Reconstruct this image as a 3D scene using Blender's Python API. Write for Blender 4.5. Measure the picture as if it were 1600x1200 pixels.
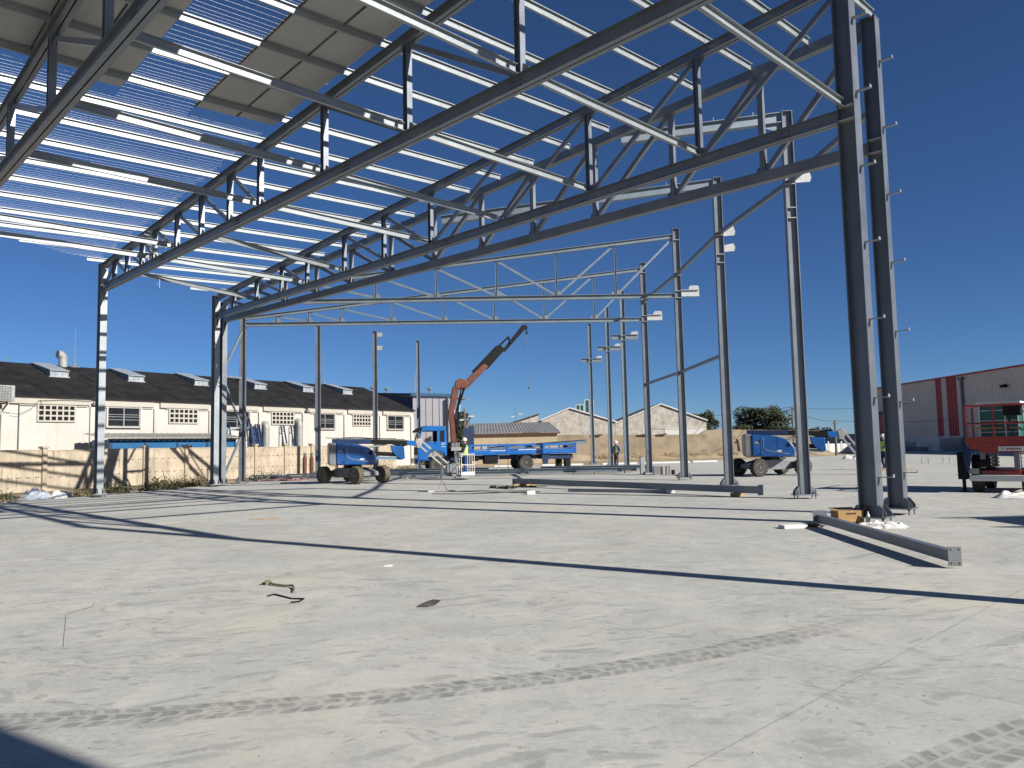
import bpy, bmesh, math, random
from mathutils import Vector, Matrix
V = Vector; R = math.radians; PI = math.pi
sin, cos = math.sin, math.cos
random.seed(11)
scene = bpy.context.scene
for o in list(bpy.data.objects): bpy.data.objects.remove(o)
COL = scene.collection

# ------------------------------------------------------------------ camera
EYE = 1.65
pitch, roll = R(4.57), R(-1.18)
_f = V((0, cos(pitch), sin(pitch))); _u = V((0, -sin(pitch), cos(pitch))); _r = V((1, 0, 0))
cr = cos(roll)*_r + sin(roll)*_u; cu = -sin(roll)*_r + cos(roll)*_u
cd = bpy.data.cameras.new('camera'); cam = bpy.data.objects.new('camera', cd); COL.objects.link(cam)
cd.sensor_width = 36; cd.sensor_fit = 'HORIZONTAL'; cd.lens = 27.0
cd.clip_start = 0.05; cd.clip_end = 6000
M3 = Matrix((cr, cu, -_f)).transposed()
cam.matrix_world = Matrix.Translation((0, 0, EYE)) @ M3.to_4x4()
scene.camera = cam
# ------------------------------------------------------------------ sky and sun
SUN_AZ, SUN_EL = R(123.7), R(28.8)
w = bpy.data.worlds.new('World'); scene.world = w; w.use_nodes = True
nt = w.node_tree; nt.nodes.clear()
sky = nt.nodes.new('ShaderNodeTexSky'); sky.sky_type = 'NISHITA'; sky.sun_disc = False
sky.sun_elevation = SUN_EL; sky.sun_rotation = SUN_AZ
sky.altitude = 3000; sky.air_density = 1.0; sky.dust_density = 0.15; sky.ozone_density = 9.5
bg = nt.nodes.new('ShaderNodeBackground'); bg.inputs['Strength'].default_value = 0.05
wo = nt.nodes.new('ShaderNodeOutputWorld')
nt.links.new(sky.outputs[0], bg.inputs[0]); nt.links.new(bg.outputs[0], wo.inputs[0])
sl = bpy.data.lights.new('sun', 'SUN'); so = bpy.data.objects.new('sun', sl); COL.objects.link(so)
sl.energy = 5.0; sl.angle = R(0.5); sl.color = (1.0, 0.955, 0.88)
sd = V((sin(SUN_AZ)*cos(SUN_EL), cos(SUN_AZ)*cos(SUN_EL), sin(SUN_EL)))
so.rotation_euler = (-sd).to_track_quat('-Z', 'Y').to_euler(); so.location = (30, -20, 40)
vs = scene.view_settings
vs.view_transform = 'Standard'; vs.look = 'None'; vs.gamma = 1.0; vs.use_curve_mapping = False
vs.exposure = 0.70

# ------------------------------------------------------------------ mesh helpers
class MB:
    def __init__(s): s.v = []; s.f = []
    def add(s, vs_, fs):
        n = len(s.v); s.v += [tuple(p) for p in vs_]; s.f += [tuple(i+n for i in f) for f in fs]; return s
    def ext(s, prof, p0, p1, up=(0, 0, 1)):
        p0 = V(p0); p1 = V(p1); d = (p1-p0).normalized(); up = V(up)
        sd_ = d.cross(up)
        if sd_.length < 1e-5: sd_ = d.cross(V((1, 0, 0)))
        sd_.normalize(); uv = sd_.cross(d)
        n = len(prof)
        vv = [p0+sd_*a+uv*b for a, b in prof]+[p1+sd_*a+uv*b for a, b in prof]
        ff = [(i, (i+1) % n, n+(i+1) % n, n+i) for i in range(n)]+[tuple(range(n))[::-1], tuple(range(n, 2*n))]
        return s.add(vv, ff)
    def bar(s, p0, p1, w, h, up=(0, 0, 1)):
        return s.ext([(-w/2, -h/2), (w/2, -h/2), (w/2, h/2), (-w/2, h/2)], p0, p1, up)
    def box(s, c, size, rz=0.0):
        x, y, z = size[0]/2, size[1]/2, size[2]/2; ca, sa = cos(rz), sin(rz)
        vv = [(c[0]+a*ca-b*sa, c[1]+a*sa+b*ca, c[2]+k) for k in (-z, z) for a, b in ((-x, -y), (x, -y), (x, y), (-x, y))]
        return s.add(vv, [(3, 2, 1, 0), (4, 5, 6, 7), (0, 1, 5, 4), (1, 2, 6, 5), (2, 3, 7, 6), (3, 0, 4, 7)])
    def cyl(s, p0, p1, r0, r1=None, n=10):
        r1 = r0 if r1 is None else r1
        p0 = V(p0); p1 = V(p1); d = (p1-p0).normalized()
        a = d.orthogonal().normalized(); b = d.cross(a)
        vv = [p0+(a*cos(2*PI*i/n)+b*sin(2*PI*i/n))*r0 for i in range(n)]+[p1+(a*cos(2*PI*i/n)+b*sin(2*PI*i/n))*r1 for i in range(n)]
        return s.add(vv, [(i, (i+1) % n, n+(i+1) % n, n+i) for i in range(n)]+[tuple(range(n))[::-1], tuple(range(n, 2*n))])
    def tube(s, pts, r, n=6, rs=None, cap=True):
        pts = [V(p) for p in pts]; m = len(pts); base = len(s.v); vv = []; ff = []
        prev = None
        for k, p in enumerate(pts):
            d = (pts[min(k+1, m-1)]-pts[max(k-1, 0)]).normalized()
            a = d.orthogonal().normalized() if prev is None else (prev-d*prev.dot(d)).normalized()
            prev = a; b = d.cross(a); rr = rs[k] if rs else r
            vv += [p+(a*cos(2*PI*i/n)+b*sin(2*PI*i/n))*rr for i in range(n)]
        for k in range(m-1):
            ff += [(k*n+i, k*n+(i+1) % n, (k+1)*n+(i+1) % n, (k+1)*n+i) for i in range(n)]
        if cap: ff += [tuple(range(n))[::-1], tuple(range((m-1)*n, m*n))]
        return s.add(vv, ff)
    def lathe(s, prof, o, axis, n=16):
        o = V(o); d = V(axis).normalized(); a = d.orthogonal().normalized(); b = d.cross(a); m = len(prof); vv = []
        for r_, h_ in prof: vv += [o+d*h_+(a*cos(2*PI*i/n)+b*sin(2*PI*i/n))*max(r_, 1e-4) for i in range(n)]
        ff = [(k*n+i, k*n+(i+1) % n, (k+1)*n+(i+1) % n, (k+1)*n+i) for k in range(m-1) for i in range(n)]
        ff += [tuple(range(n))[::-1], tuple(range((m-1)*n, m*n))]
        return s.add(vv, ff)
    def plate(s, pts, off):
        pts = [V(p) for p in pts]; off = V(off); n = len(pts)
        return s.add(pts+[p+off for p in pts], [(i, (i+1) % n, n+(i+1) % n, n+i) for i in range(n)]+[tuple(range(n))[::-1], tuple(range(n, 2*n))])
    def xf(s, m):
        s.v = [tuple(m @ V(p)) for p in s.v]; return s
def Iprof(h, b, tf=.018, tw=.012):
    return [(-b/2, -h/2), (b/2, -h/2), (b/2, -h/2+tf), (tw/2, -h/2+tf), (tw/2, h/2-tf), (b/2, h/2-tf), (b/2, h/2), (-b/2, h/2), (-b/2, h/2-tf), (-tw/2, h/2-tf), (-tw/2, -h/2+tf), (-b/2, -h/2+tf)]
def Rprof(w_, h_): return [(-w_/2, -h_/2), (w_/2, -h_/2), (w_/2, h_/2), (-w_/2, h_/2)]
def Uprof(h, b, t=.012): return [(0, -h/2), (b, -h/2), (b, -h/2+t), (t, -h/2+t), (t, h/2-t), (b, h/2-t), (b, h/2), (0, h/2)]
ZP = [(.003, 0), (.003, .194), (.064, .194), (.064, .175), (.07, .175), (.07, .2), (-.003, .2), (-.003, .006), (-.064, .006), (-.064, .025), (-.07, .025), (-.07, 0)]
ZP = [(a*.82 if abs(a) > .01 else a, b*.74) for a, b in ZP]
ORG = {}
def mesh_of(name, mb, smooth=False, ang=38):
    me = bpy.data.meshes.new(name); me.from_pydata(mb.v, [], mb.f)
    bm = bmesh.new(); bm.from_mesh(me); bmesh.ops.recalc_face_normals(bm, faces=bm.faces); bm.to_mesh(me); bm.free()
    if smooth:
        me.polygons.foreach_set('use_smooth', [True]*len(me.polygons)); me.set_sharp_from_angle(angle=R(ang))
    return me
def tag(o, label=None, cat=None, group=None, kind=None):
    if label: o['label'] = label
    if cat: o['category'] = cat
    if group: o['group'] = group
    if kind: o['kind'] = kind
    return o
def thing(name, label, cat, loc=(0, 0, 0), rz=0.0, group=None, local=False):
    o = bpy.data.objects.new(name, None); COL.objects.link(o); o.empty_display_size = .2
    o.location = loc; o.rotation_euler = (0, 0, rz); ORG[o.name] = V((0, 0, 0)) if local else V(loc)
    return tag(o, label, cat, group)
def obj(name, mb, mat, parent=None, smooth=False, bevel=0.0, ang=38, seg=2):
    """mesh built in world coordinates (or the parent's own frame when that was made with local=True)"""
    if parent is not None: org = ORG[parent.name]
    else:
        xs = [p[0] for p in mb.v]; ys = [p[1] for p in mb.v]; zs = [p[2] for p in mb.v]
        org = V(((min(xs)+max(xs))/2, (min(ys)+max(ys))/2, min(zs)))
    if org.length > 0: mb.v = [(p[0]-org.x, p[1]-org.y, p[2]-org.z) for p in mb.v]
    o = bpy.data.objects.new(name, mesh_of(name, mb, smooth, ang)); COL.objects.link(o)
    o.data.materials.append(mat); ORG[o.name] = org
    if parent is None: o.location = org
    else: o.parent = parent
    if bevel > 0:
        m = o.modifiers.new('Bevel', 'BEVEL'); m.width = bevel; m.segments = seg; m.limit_method = 'ANGLE'; m.angle_limit = R(35)
    return o
def struct(name, mb, mat):
    o = bpy.data.objects.new(name, mesh_of(name, mb)); COL.objects.link(o); o.data.materials.append(mat)
    ORG[o.name] = V((0, 0, 0)); o['kind'] = 'structure'; return o
def inst(name, me, parent, loc, rz=0.0, rx=0.0):
    """a repeat of a piece: shares its mesh; loc in the parent's frame"""
    o = bpy.data.objects.new(name, me); COL.objects.link(o); o.parent = parent; o.location = loc; o.rotation_euler = (rx, 0, rz)
    ORG[o.name] = V((0, 0, 0)); return o
def copy_tree(o, parent=None):
    c = o.copy(); COL.objects.link(c); c.parent = parent; ORG[c.name] = ORG[o.name]
    for ch in list(o.children): copy_tree(ch, c)
    return c

# ------------------------------------------------------------------ materials
class S:
    """tiny wrapper: arithmetic on shader sockets"""
    def __init__(s, t, k): s.t = t; s.k = k
    def _m(s, op, *a, cl=False):
        n = s.t.nodes.new('ShaderNodeMath'); n.operation = op; n.use_clamp = cl
        for i, x in enumerate((s,)+a):
            if isinstance(x, S): s.t.links.new(x.k, n.inputs[i])
            else: n.inputs[i].default_value = x
        return S(s.t, n.outputs[0])
    def __add__(s, o): return s._m('ADD', o)
    def __sub__(s, o): return s._m('SUBTRACT', o)
    def __mul__(s, o): return s._m('MULTIPLY', o)
    def __truediv__(s, o): return s._m('DIVIDE', o)
    def pw(s, o): return s._m('POWER', o)
    def ab(s): return s._m('ABSOLUTE')
    def fr(s): return s._m('FRACT')
    def sq(s): return s._m('SQRT')
    def mx(s, o): return s._m('MAXIMUM', o)
    def mn(s, o): return s._m('MINIMUM', o)
    def lt(s, o): return s._m('LESS_THAN', o)
    def gt(s, o): return s._m('GREATER_THAN', o)
    def at2(s, o): return s._m('ARCTAN2', o)
    def ss(s, a, b):
        n = s.t.nodes.new('ShaderNodeMapRange'); n.interpolation_type = 'SMOOTHSTEP'
        s.t.links.new(s.k, n.inputs['Value']); n.inputs['From Min'].default_value = a; n.inputs['From Max'].default_value = b
        return S(s.t, n.outputs[0])
def newmat(name):
    m = bpy.data.materials.new(name); m.use_nodes = True
    t = m.node_tree; b = t.nodes['Principled BSDF']; return m, t, b
def coords(t, scale=(1, 1, 1), kind='Object', orand=False):
    tc = t.nodes.new('ShaderNodeTexCoord'); mp = t.nodes.new('ShaderNodeMapping'); mp.inputs['Scale'].default_value = scale
    t.links.new(tc.outputs[kind], mp.inputs[0])
    if orand:        # every panel weathers differently
        oi = t.nodes.new('ShaderNodeObjectInfo'); k = S(t, oi.outputs['Random'])*57.0
        cb = t.nodes.new('ShaderNodeCombineXYZ')
        for i in range(3): t.links.new(k.k, cb.inputs[i])
        t.links.new(cb.outputs[0], mp.inputs['Location'])
    return mp.outputs[0]
def noise(t, vec, scale, detail=4, rough=.55, dist=0.0):
    n = t.nodes.new('ShaderNodeTexNoise'); t.links.new(vec, n.inputs['Vector'])
    n.inputs['Scale'].default_value = scale; n.inputs['Detail'].default_value = detail; n.inputs['Roughness'].default_value = rough; n.inputs['Distortion'].default_value = dist
    return S(t, n.outputs['Fac'])
def mixc(t, fac, a, b, mode='MIX'):
    n = t.nodes.new('ShaderNodeMix'); n.data_type = 'RGBA'; n.blend_type = mode
    for idx, x in ((0, fac), (6, a), (7, b)):
        if isinstance(x, S): t.links.new(x.k, n.inputs[idx])
        elif hasattr(x, 'links'): t.links.new(x, n.inputs[idx])
        elif idx == 0: n.inputs[0].default_value = x
        else: n.inputs[idx].default_value = (*x, 1)
    return n.outputs[2]
def bump(t, b, h, strength=.3, dist=.01):
    n = t.nodes.new('ShaderNodeBump'); n.inputs['Strength'].default_value = strength; n.inputs['Distance'].default_value = dist
    t.links.new(h.k, n.inputs['Height']); t.links.new(n.outputs[0], b.inputs['Normal'])
K = .78
def mk(name, c, rough=.6, metal=0.0, var=.14, scale=3.0, stretch=(1, 1, 1), dirt=None, dirt_amt=0.0, dirt_scale=1.5, dirt_stretch=(1, 1, 1), bmp=0.0, bscale=40, spec=.5, rvar=.12, coat=0.0, orand=False):
    m, t, b = newmat(name)
    c = tuple(x*K for x in c); dirt = tuple(x*K for x in dirt) if dirt else None
    v = coords(t, stretch, orand=orand)
    n = noise(t, v, scale, 5)
    lo = tuple(x*(1-var) for x in c); hi = tuple(min(1, x*(1+var)) for x in c)
    col = mixc(t, n.ss(.3, .7), lo, hi)
    if dirt:
        d = noise(t, coords(t, dirt_stretch, orand=orand), dirt_scale, 6, .65)
        col = mixc(t, d.ss(.52, .72)*dirt_amt, col, dirt)
    t.links.new(col, b.inputs['Base Color'])
    rr = n*(2*rvar)+(rough-rvar); t.links.new(rr.k, b.inputs['Roughness'])
    b.inputs['Metallic'].default_value = metal; b.inputs['Specular IOR Level'].default_value = spec
    b.inputs['Coat Weight'].default_value = coat
    if bmp > 0: bump(t, b, noise(t, v, bscale, 3), bmp, .02)
    return m
def galv(name, c, rough, metal):
    m, t, b = newmat(name); c = tuple(x*K for x in c)
    v = coords(t)
    vo = t.nodes.new('ShaderNodeTexVoronoi'); vo.inputs['Scale'].default_value = 90; t.links.new(v, vo.inputs['Vector'])
    sep = t.nodes.new('ShaderNodeSeparateColor'); t.links.new(vo.outputs['Color'], sep.inputs[0])
    n = noise(t, v, 2.2, 5, .6); f = S(t, sep.outputs[0])*.25+n*.75
    col = mixc(t, f.ss(.2, .8), tuple(x*.8 for x in c), tuple(min(1, x*1.16) for x in c))
    t.links.new(col, b.inputs['Base Color']); rr = f*.22+(rough-.11); t.links.new(rr.k, b.inputs['Roughness'])
    b.inputs['Metallic'].default_value = metal
    return m
MAT = {}
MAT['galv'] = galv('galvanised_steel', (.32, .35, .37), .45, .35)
MAT['galv_lo'] = galv('galvanised_steel_dark', (.235, .262, .30), .40, .6)  # darker copy of galv; the trusses' shade is put into its base colour
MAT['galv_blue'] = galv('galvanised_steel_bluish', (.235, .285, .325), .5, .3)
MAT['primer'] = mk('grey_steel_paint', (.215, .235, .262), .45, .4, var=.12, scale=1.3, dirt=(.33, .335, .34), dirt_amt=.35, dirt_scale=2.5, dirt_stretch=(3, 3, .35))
MAT['primer_dk'] = mk('dark_grey_steel_paint', (.19, .21, .24), .40, .45, var=.12, scale=1.1, dirt=(.28, .285, .29), dirt_amt=.4, dirt_scale=3, dirt_stretch=(3, 3, .35))
MAT['plate_w'] = mk('bright_zinc_plate', (.56, .57, .57), .45, .2, var=.08)
MAT['bolt'] = mk('bolt_steel', (.16, .15, .14), .5, .6)
MAT['wire'] = mk('white_wire', (.55, .55, .54), .5, .2, var=.05)
MAT['panel'] = mk('roof_panel_grey', (.40, .395, .385), .6, 0, var=.06, scale=.7, dirt=(.34, .33, .32), dirt_amt=.3, dirt_scale=3)
MAT['panel_edge'] = mk('panel_seal_dark', (.03, .03, .03), .8)
MAT['white_wall'] = mk('whitewashed_wall', (.55, .525, .48), .85, 0, var=.05, scale=.5, dirt=(.36, .31, .24), dirt_amt=.5, dirt_scale=1.3, dirt_stretch=(2.4, 2.4, .35), bmp=.12, bscale=14)
MAT['trim_wall'] = mk('cream_trim', (.47, .44, .385), .85, 0, var=.06, scale=1, dirt=(.46, .38, .28), dirt_amt=.5, dirt_scale=2, dirt_stretch=(2, 2, .6), bmp=.1, bscale=14)
MAT['perim'] = mk('stained_concrete_panel', (.47, .395, .295), .9, 0, var=.18, scale=1.4, dirt=(.20, .165, .12), dirt_amt=.9, dirt_scale=2.0, dirt_stretch=(3.2, 3.2, .35), bmp=.25, bscale=22, orand=True)
MAT['perim_post'] = mk('concrete_post', (.44, .37, .27), .9, 0, var=.14, scale=3, dirt=(.2, .17, .13), dirt_amt=.6, dirt_scale=3, dirt_stretch=(3, 3, .5), bmp=.2, bscale=22)
MAT['roof_dk'] = mk('dark_roof_felt', (.020, .020, .021), .9, 0, var=.25, scale=.8, dirt=(.07, .068, .062), dirt_amt=.35, dirt_scale=1.1, dirt_stretch=(1, 1, 1), bmp=.15, spec=.15)
MAT['glass_dk'] = mk('dark_window_glass', (.018, .02, .022), .12, 0, var=.3, scale=1.5)
MAT['alu'] = mk('aluminium_frame', (.48, .48, .48), .4, .4, var=.08)
MAT['skylight'] = mk('skylight_sheet', (.34, .37, .40), .4, 0, var=.1)
MAT['sky_gl'] = mk('skylight_glazing', (.36, .40, .42), .25, 0, var=.15, scale=3)
MAT['blue_shed'] = mk('blue_shed_paint', (.012, .115, .27), .5, 0, var=.08, scale=.7)
MAT['shed_roof'] = mk('grey_shed_roof', (.45, .43, .39), .6, .1, var=.12, stretch=(1, 1, 1))
MAT['blue'] = mk('blue_machine_paint', (.006, .085, .30), .34, 0, var=.12, scale=1.6, coat=.3, dirt=(.09, .12, .17), dirt_amt=.35, dirt_scale=3)
MAT['truck_blue'] = mk('truck_blue_paint', (.007, .13, .44), .34, 0, var=.10, scale=1.3, coat=.3, dirt=(.10, .14, .2), dirt_amt=.3, dirt_scale=2.4)
MAT['truck_navy'] = mk('truck_navy_paint', (.005, .024, .085), .45, 0, var=.15)
MAT['mach_grey'] = mk('machine_grey_paint', (.19, .20, .21), .45, 0, var=.12, dirt=(.3, .28, .25), dirt_amt=.4, dirt_scale=4)
MAT['mach_lt'] = mk('machine_light_grey', (.36, .36, .34), .5, .1, var=.12, dirt=(.2, .18, .15), dirt_amt=.5, dirt_scale=4)
MAT['black'] = mk('black_plastic', (.008, .008, .009), .7, 0, var=.25, spec=.2)
MAT['tyre'] = mk('dusty_tyre', (.045, .042, .036), .85, 0, var=.3, scale=6, dirt=(.16, .135, .095), dirt_amt=.55, dirt_scale=3, bmp=.3)
MAT['tyre_mud'] = mk('muddy_tyre', (.12, .10, .065), .9, 0, var=.3, scale=6, dirt=(.05, .045, .038), dirt_amt=.6, dirt_scale=4, bmp=.3)
MAT['rim'] = mk('rim_grey', (.34, .33, .31), .5, .2, var=.15, scale=6)
MAT['orange'] = mk('crane_orange', (.14, .034, .012), .5, 0, var=.2, scale=2.5, dirt=(.05, .03, .025), dirt_amt=.6, dirt_scale=4)
MAT['red'] = mk('lift_red', (.30, .018, .014), .4, 0, var=.12, coat=.2, dirt=(.16, .05, .04), dirt_amt=.3, dirt_scale=4)
MAT['white_p'] = mk('white_paint', (.74, .73, .70), .5, 0, var=.06, dirt=(.5, .46, .4), dirt_amt=.4, dirt_scale=3)
MAT['green_p'] = mk('teal_sheet', (.010, .13, .10), .4, 0, var=.15, scale=2)
MAT['wh_clad'] = mk('beige_cladding', (.90, .74, .57), .55, 0, var=.05, scale=.3)
MAT['wh_red'] = mk('red_cladding', (.52, .02, .015), .5, 0, var=.08, scale=.5)
MAT['wh_base'] = mk('pale_plinth_panel', (.80, .78, .75), .85, 0, var=.08, scale=.6, dirt=(.4, .37, .33), dirt_amt=.5, dirt_scale=.8, bmp=.1)
MAT['tan'] = mk('tan_earth_wall', (.30, .24, .165), .95, 0, var=.24, scale=.5, dirt=(.18, .13, .08), dirt_amt=.75, dirt_scale=.5, dirt_stretch=(1, 1, 1.6), bmp=.4, bscale=6)
MAT['tan_lt'] = mk('cream_render', (.52, .42, .28), .9, 0, var=.08, scale=.6, dirt=(.38, .3, .2), dirt_amt=.5, dirt_scale=.7, bmp=.1)
MAT['old_white'] = mk('peeling_whitewash', (.54, .50, .435), .95, 0, var=.2, scale=1.6, dirt=(.27, .215, .16), dirt_amt=.9, dirt_scale=1.3, dirt_stretch=(1, 1, 1.7), bmp=.3, bscale=9)
MAT['old_white2'] = mk('fresh_white_render', (.74, .72, .68), .9, 0, var=.05, scale=1)
MAT['tile'] = mk('old_roof_tile', (.13, .10, .085), .9, 0, var=.3, scale=2, bmp=.3)
MAT['fibre'] = mk('fibre_cement_sheet', (.20, .205, .21), .85, 0, var=.15, scale=1, dirt=(.11, .11, .1), dirt_amt=.5, dirt_scale=1)
MAT['pan_white'] = mk('white_panel', (.66, .64, .68), .6, 0, var=.03, scale=.5)
MAT['pan_blue'] = mk('blue_panel', (.012, .035, .10), .6, 0, var=.1)
MAT['trim_blue'] = mk('blue_trim', (.10, .23, .38), .5, 0, var=.1)
MAT['wood'] = mk('pale_timber', (.42, .28, .14), .8, 0, var=.25, scale=3, stretch=(1, 6, 6))
MAT['pole'] = mk('weathered_pole', (.20, .165, .13), .9, 0, var=.2, scale=3)
MAT['foam'] = mk('white_foam', (.80, .80, .78), .9, 0, var=.03)
MAT['sheet'] = mk('white_plastic_sheet', (.74, .72, .68), .45, 0, var=.06, scale=6)
MAT['sheet_grey'] = mk('grey_blue_sack', (.34, .38, .44), .5, 0, var=.15, scale=4)
MAT['card'] = mk('cardboard', (.40, .235, .095), .85, 0, var=.08, scale=3)
MAT['rust'] = mk('rusty_brown', (.13, .055, .035), .8, .1, var=.3, scale=8)
MAT['strap'] = mk('olive_strap', (.17, .17, .09), .8, 0, var=.3, scale=20)
MAT['helmet'] = mk('white_helmet', (.80, .80, .78), .3, 0, var=.03)
MAT['vest'] = mk('hi_vis_vest', (.52, .74, .06), .7, 0, var=.1, scale=8)
MAT['band'] = mk('reflective_band', (.62, .62, .60), .4, .1)
MAT['skin'] = mk('skin', (.36, .19, .12), .6, 0, var=.1, scale=10)
MAT['navy'] = mk('navy_workwear', (.012, .03, .10), .85, 0, var=.2, scale=10)
MAT['royal'] = mk('blue_workwear', (.015, .07, .28), .85, 0, var=.2, scale=10)
MAT['trouser'] = mk('brown_grey_trousers', (.09, .06, .055), .85, 0, var=.2, scale=10)
MAT['leaf'] = mk('weed_leaf', (.075, .095, .03), .7, 0, var=.35, scale=6)
MAT['leaf_dry'] = mk('dry_weed_leaf', (.26, .20, .10), .8, 0, var=.3, scale=6)
MAT['pine'] = mk('pine_needles', (.035, .050, .020), .8, 0, var=.45, scale=.8)
MAT['pine_in'] = mk('hedge_leaves', (.05, .06, .028), .8, 0, var=.45, scale=.9)
MAT['bark'] = mk('bark', (.10, .075, .055), .9, 0, var=.3, scale=5)
MAT['pink'] = mk('pink_tape', (.42, .20, .19), .6, 0, var=.2, scale=9)
MAT['dark_rubble'] = mk('dark_rubble', (.06, .05, .045), .9, 0, var=.4, scale=6)
MAT['stone'] = mk('rubble_stone', (.42, .36, .29), .95, 0, var=.25, scale=5, bmp=.4)

# slab: power-floated concrete with dust blotches, scuffs, saw cuts and tyre prints
def circ(a, b, c):
    ax, ay = a; bx, by = b; cx, cy = c
    d = 2*(ax*(by-cy)+bx*(cy-ay)+cx*(ay-by))
    ux = ((ax*ax+ay*ay)*(by-cy)+(bx*bx+by*by)*(cy-ay)+(cx*cx+cy*cy)*(ay-by))/d
    uy = ((ax*ax+ay*ay)*(cx-bx)+(bx*bx+by*by)*(ax-cx)+(cx*cx+cy*cy)*(bx-ax))/d
    return ux, uy, math.hypot(ax-ux, ay-uy)
def slab_material():
    m, t, b = newmat('floated_concrete')
    v = coords(t)
    sp = t.nodes.new('ShaderNodeSeparateXYZ'); t.links.new(v, sp.inputs[0])
    X = S(t, sp.outputs[0]); Y = S(t, sp.outputs[1])
    big = noise(t, v, .33, 5, .62, .6); mid = noise(t, v, 1.9, 6, .68, .5); fine = noise(t, v, 22, 5, .7); grain = noise(t, v, 130, 2, .6)
    warm = noise(t, coords(t, (.55, .8, 1)), .5, 4, .6, .8)
    col = mixc(t, big.ss(.34, .66), (.47, .465, .445), (.59, .57, .53))
    col = mixc(t, warm.ss(.48, .70)*.6, col, (.62, .565, .465))
    pink = noise(t, coords(t, (.7, 1.2, 1)), .8, 4, .6, .6)
    col = mixc(t, pink.ss(.58, .74)*.38, col, (.63, .515, .41))
    col = mixc(t, mid.ss(.40, .64)*.5, col, (.37, .37, .355))
    col = mixc(t, fine.ss(.42, .68)*.34, col, (.69, .67, .625))
    # scuffs: streaks of smeared dust
    wv = noise(t, v, .5, 2); wx = X+wv*2.4; wy = Y+wv*1.7
    cb = t.nodes.new('ShaderNodeCombineXYZ'); t.links.new((wx*1.1).k, cb.inputs[0]); t.links.new((wy*5.2).k, cb.inputs[1])
    st = noise(t, cb.outputs[0], 1.35, 5, .62, 1.4); zone = noise(t, v, .42, 3)
    sc = st.ss(.58, .645)*zone.ss(.40, .62)
    col = mixc(t, sc*.62, col, (.31, .31, .30))
    st2 = noise(t, cb.outputs[0], 2.1, 4, .6, 2.0); sc2 = st2.ss(.60, .645)*zone.ss(.42, .58)
    col = mixc(t, sc2*.32, col, (.70, .67, .62))
    # boot and broom smears: short feathered strokes, some darker, some lighter than the dust
    edge_n = noise(t, v, 17, 5, .7)
    for (ax, ay, rot, scl, pick, amt, cc) in ((1.0, 3.6, .25, 1.5, .34, .60, (.30, .30, .29)), (1.2, 4.4, -.35, 1.1, .28, .50, (.32, .32, .305)), (1.0, 3.2, .6, 2.3, .30, .30, (.70, .675, .62)), (1.3, 3.0, -.1, 3.4, .34, .60, (.28, .28, .27)), (1.2, 2.6, .4, 6.5, .30, .55, (.27, .27, .26))):
        rx_ = wx*cos(rot)+wy*sin(rot); ry_ = wy*cos(rot)-wx*sin(rot)
        bend = (rx_*1.9)._m('SINE')*.16
        cb2 = t.nodes.new('ShaderNodeCombineXYZ'); t.links.new((rx_*ax).k, cb2.inputs[0]); t.links.new(((ry_+bend)*ay).k, cb2.inputs[1])
        vo = t.nodes.new('ShaderNodeTexVoronoi'); vo.inputs['Scale'].default_value = scl; vo.inputs['Randomness'].default_value = 1; t.links.new(cb2.outputs[0], vo.inputs['Vector'])
        sc_ = t.nodes.new('ShaderNodeSeparateColor'); t.links.new(vo.outputs['Color'], sc_.inputs[0])
        dd = S(t, vo.outputs['Distance'])+(edge_n-.5)*.5
        k_ = (dd*-1+.36).ss(.0, .14)*S(t, sc_.outputs[0]).lt(pick)*zone.ss(.30, .52)*(edge_n*.9+.35)
        col = mixc(t, k_*amt, col, cc)
    # tyre prints
    hb = None
    def track(c, wd, amt, fade=None, gate=None, freq=7.0):
        nonlocal col, hb
        cx, cy, rr = c
        dx = X-cx; dy = Y-cy; wob = (noise(t, v, 1.2, 2)-.5)*.06
        r_ = (dx*dx+dy*dy).sq()-rr+wob; s_ = r_/(wd/2)
        a_ = dy.at2(dx)*rr
        inside = s_.ab().lt(1.0)
        row = (s_*1.5+1.5); lug = (a_*freq+row._m('FLOOR')*.5+s_.ab()*.55).fr()
        blk = lug.ss(.10, .22)*(lug*-1+1).ss(.08, .2)*((row.fr()-.5).ab()*-1+.5).ss(.05, .16)
        g = inside
        if fade: g = g*(X.ss(*fade[:2]) if fade[0] < fade[1] else (X*-1).ss(-fade[0], -fade[1]))
        if gate: g = g*gate(X, Y)
        br = noise(t, v, 5.5, 6, .78).ss(.36, .62)
        k = g*(blk*.60+.34)*(br*.75+.25)*(s_.ab()*-1+1).ss(.0, .18)
        col = mixc(t, k*amt, col, (.20, .20, .195))
        hb = k if hb is None else hb+k
    track(circ((-3.23, 4.93), (-.04, 5.53), (2.08, 6.51)), .34, .88, (3.8, 1.8), lambda x, y: y.gt(3.0)*y.lt(9))
    track(circ((1.6, 3.66), (2.45, 4.2), (3.6, 4.75)), .36, .85, None, lambda x, y: x.gt(1.2)*y.gt(3.0)*y.lt(6))
    track(circ((-5.6, 6.1), (-3.7, 6.9), (-2.2, 8.1)), .22, .32, (-3.0, -3.6), lambda x, y: y.lt(9))
    track(circ((-5.3, 9.6), (-3.3, 10.2), (-1.6, 11.6)), .34, .26, (-1.0, -2.5), lambda x, y: y.gt(9)*y.lt(12.5)*x.gt(-6))
    track(circ((-6, 17), (2, 18.5), (9, 24)), .36, .16, None, lambda x, y: y.gt(14)*y.lt(25)*x.gt(-9))
    track(circ((12, 14), (14, 20), (10, 28)), .36, .14, None, lambda x, y: y.gt(12)*x.gt(8))
    # saw cuts
    du = (X-.85)*.690-(Y-4.04)*.724; dv = (X-1.9)*.724+(Y-6.13)*.690
    cut = None
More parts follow.
